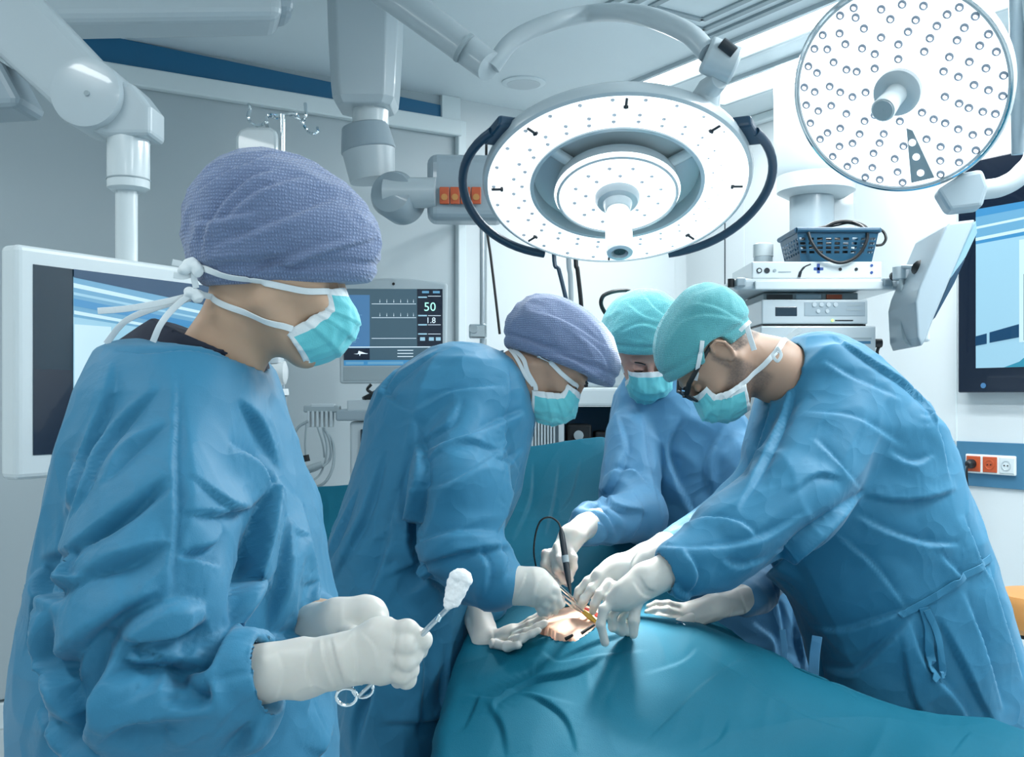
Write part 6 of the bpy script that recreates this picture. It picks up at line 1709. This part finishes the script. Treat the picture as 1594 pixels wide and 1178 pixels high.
V = creases(V, Q, [
    ([(1345, 765), (1290, 810), (1240, 850), (1180, 905), (1130, 932)], .013, 0.0420, -1), ([(1020, 850), (1100, 852), (1180, 838), (1250, 800)], .009, 0.0150, 1), ([(1040, 828), (1100, 806), (1150, 812), (1180, 835)], .008, 0.0150),
    ([(1240, 570), (1225, 640), (1190, 720), (1150, 790)], .009, 0.0180), ([(1215, 560), (1200, 640), (1165, 740)], .008, 0.0150, -1), ([(1265, 680), (1300, 715), (1340, 760)], .005, 0.0090), ([(1230, 770), (1270, 740), (1310, 745)], .007, 0.0105, -1),
    ([(1490, 762), (1450, 775), (1400, 780), (1345, 772)], .009, 0.0180), ([(1330, 800), (1380, 825), (1440, 845), (1490, 848)], .009, 0.0180), ([(1300, 830), (1360, 880), (1410, 945)], .006, 0.0105), ([(1460, 860), (1490, 890), (1500, 900)], .008, 0.0150),
    ([(1260, 975), (1310, 980), (1380, 960), (1410, 948)], .010, 0.0150), ([(1280, 1040), (1330, 1045), (1370, 1010), (1420, 960)], .012, 0.0240), ([(1415, 960), (1440, 1030), (1500, 1100), (1510, 1150)], .009, 0.0180),
    ([(1460, 960), (1500, 1040), (1550, 1140)], .009, 0.0180, -1), ([(1500, 920), (1530, 1000), (1560, 1100)], .010, 0.0180), ([(1400, 980), (1420, 1080), (1450, 1140)], .010, 0.0150, -1), ([(1540, 880), (1560, 960), (1590, 1050)], .010, 0.0180),
    ([(1420, 590), (1455, 660), (1478, 740)], .008, 0.0180), ([(1290, 520), (1350, 560), (1420, 610), (1465, 680)], .007, 0.0150, -1), ([(1380, 700), (1420, 720), (1450, 710)], .008, 0.0120), ([(1040, 880), (1060, 920), (1100, 935)], .009, 0.0150), ([(1060, 850), (1085, 890), (1075, 925)], .008, 0.0150),
    ([(1250, 640), (1330, 650), (1400, 690)], .010, 0.0105), ([(1500, 800), (1520, 860), (1540, 900)], .008, 0.0180), ([(1280, 560), (1330, 590), (1400, 620)], .008, 0.0090), ([(1120, 870), (1150, 880), (1190, 870)], .008, 0.0120), ([(1270, 1000), (1275, 1060), (1270, 1100)], .010, 0.0180)])
np_mesh('gown', V, Q, 'gown_blue', D_)
gD = (V, Q); bG = bvh_np(V, Q)
ribbon_on('gown_tie', bG, [(1540, 868), (1500, 896), (1460, 925), (1430, 942), (1400, 958)], .016, 'gown_blue', D_, 2.3, lift=.004, t=.003)
ribbon_on('gown_tie', bG, [(1436, 945), (1444, 975), (1446, 1010), (1456, 1060)], .020, 'gown_blue', D_, 2.3, lift=.006, t=.003)
ribbon_on('gown_tie', bG, [(1440, 948), (1456, 985), (1464, 1030), (1463, 1058)], .016, 'gown_blue', D_, 2.3, lift=.010, t=.003)
ribbon_on('gown_tie', bG, [(1218, 980, 2.33), (1221, 1010, 2.33), (1220, 1030, 2.33)], .014, 'gown_pale', D_, 2.3)
ribbon_on('gown_tie', bG, [(1272, 990, 2.26), (1268, 1020, 2.26), (1266, 1055, 2.26)], .022, 'gown_pale', D_, 2.3)
cp = [(ell((-.022, 0, .046), (.116, .090, .094)), .02), (ell((.020, 0, .050), (.080, .080, .075)), .04), (ell((-.07, 0, .04), (.07, .075, .08)), .03)]
CV, CQ = cap_mesh(hD, cp, (.0866, 0, .054), (-.50, 0, .86), .0038, .0026, 32.0, (1, 0, .1), .004, (17, 40), [ell((.004, s_ * .085, -.004), (.038, .04, .040)) for s_ in (-1, 1)])
CV = creases(CV, CQ, [([(1060, 500), (1100, 490), (1160, 500)], .006, .004), ([(1080, 470), (1120, 480), (1170, 510)], .006, .004)])
np_mesh('cap', CV, CQ, 'cap_teal', D_)
mo, MV, MQ = mask_grid(hD, 'mask', D_, 12.0)
brows(hD, D_)
bD = near_bvh((HV, HQ), (CV, CQ), (MV, MQ), gD)
ribbon_on('mask_strap', bD, [(1083, 590), (1086, 570), (1090, 548), (1093, 530)], .010, 'mask_white', D_, 2.3, lift=.003)
ribbon_on('mask_strap', bD, [(1128, 618), (1150, 600), (1180, 575), (1208, 548)], .012, 'mask_white', D_, 2.3, lift=.003)
ribbon_on('mask_tie', bD, [(1208, 548), (1222, 530), (1246, 512)], .014, 'mask_white', D_, 2.3, lift=.004)
ribbon_on('mask_tie', bD, [(1210, 540, 2.3), (1216, 552, 2.29), (1210, 562, 2.29), (1203, 552, 2.3), (1210, 543, 2.3)], .007, 'mask_white', D_, 2.3)
ribbon_on('cap_tie', bD, [(1162, 503, 2.31), (1166, 520, 2.30), (1174, 545, 2.30)], .012, 'mask_white', D_, 2.3)
ribbon_on('cap_tie', bD, [(1168, 500, 2.31), (1160, 507, 2.30), (1152, 515, 2.30)], .009, 'mask_white', D_, 2.3)
# glasses
g = thing('glasses', 'dark framed glasses on the right surgeon face', 'glasses', hD.w((.1, 0, .01)))
for sgn in (-1, 1):
    cc = hD.w((.114, sgn * .036, .014)); fx = hD.R @ Vector((0, 1, 0)); fz = hD.R @ Vector((-.12, 0, 1)).normalized()
    MB().tube([cc + fx * (.025 * math.copysign(abs(math.cos(q * math.pi / 12)) ** .7, math.cos(q * math.pi / 12))) + fz * (.018 * math.copysign(abs(math.sin(q * math.pi / 12)) ** .7, math.sin(q * math.pi / 12))) for q in range(25)], .0032, 8).build('rim', 'black', g, smooth=True)
    MB().tube([hD.w((.113, sgn * .060, .026)), hD.w((.09, sgn * .076, .034)), hD.w((.03, sgn * .083, .032)), hD.w((-.004, sgn * .084, .030))], [.0065, .0065, .005, .004], 8, flat=.6).build('temple', 'black', g, smooth=True)
MB().tube([hD.w((.117, -.011, .018)), hD.w((.119, 0, .021)), hD.w((.117, .011, .018))], .003, 8).build('bridge', 'black', g, smooth=True)
# near hand, fingers pressing
yd = 2.08
fp = [(cone(P(1058, 882, 2.115), P(1008, 902, 2.09), .043, .034, ((0, 1, 0), 1.15)), .01), (cone(P(1008, 902, 2.09), P(976, 924, yd), .034, .032, ((0, 1, 0), 1.3)), .015), (cone(P(985, 920, yd), P(958, 935, yd), .028, .022, ((0, 1, 0), 1.2)), .015)]
fp += chain([(960, 932, yd), (940, 948, yd - .01), (935, 972, yd - .015), (942, 1000, yd - .01)], .0125, .0085)       # index
fp += chain([(968, 940, yd + .02), (952, 958, yd + .02), (955, 976, yd + .03), (968, 984, yd + .05)], .0115, .009)
fp += chain([(978, 942, yd + .03), (966, 962, yd + .04), (968, 976, yd + .05), (978, 984, yd + .06)], .0112, .0088)
fp += chain([(988, 935, yd + .04), (980, 955, yd + .05), (982, 972, yd + .06)], .0105, .0085)
fp += chain([(1000, 912, yd + .0), (990, 940, yd - .0), (987, 965, yd - .005), (986, 987, yd)], .0135, .0095)            # thumb
sleeve_hand('glove', D_, .0029, fp, wr=((0.5, .4, 1), 20, .0013), crs=[([(985, 905), (1000, 925), (1015, 930)], .0035, .003), ([(995, 895), (1008, 915), (1022, 920)], .0035, .003, -1)])
# far hand
ye = 2.3
fp = [(cone(P(1036, 852, 2.35), P(1005, 868, 2.33), .036, .030), .01), (cone(P(1005, 868, 2.33), P(960, 890, ye), .030, .034, ((0, 1, 0), 1.2)), .015), (cone(P(965, 885, ye), P(938, 900, ye - .01), .030, .028, ((0, 1, 0), 1.2)), .015)]
fp += chain([(935, 893, ye), (916, 905, ye - .01), (902, 920, ye - .01), (895, 938, ye)], .0125, .009)
fp += chain([(940, 900, ye - .02), (922, 916, ye - .03), (910, 932, ye - .03), (903, 946, ye - .02)], .0122, .009)
fp += chain([(948, 908, ye - .04), (934, 924, ye - .05), (926, 940, ye - .05), (922, 952, ye - .04)], .0118, .0088)
fp += chain([(958, 912, ye - .05), (948, 930, ye - .06), (942, 946, ye - .06)], .0108, .0085)
fp += chain([(965, 880, ye + .05), (940, 905, ye + .06), (925, 930, ye + .05)], .013, .0095)
sleeve_hand('glove', D_, .003, fp, wr=((0.5, .4, 1), 20, .0013), crs=[([(1000, 850), (985, 870), (980, 890)], .0035, .0025), ([(960, 880), (930, 905), (912, 925)], .003, .002)])
# ring-lamp sheen needs nothing more: the lamps above light the field
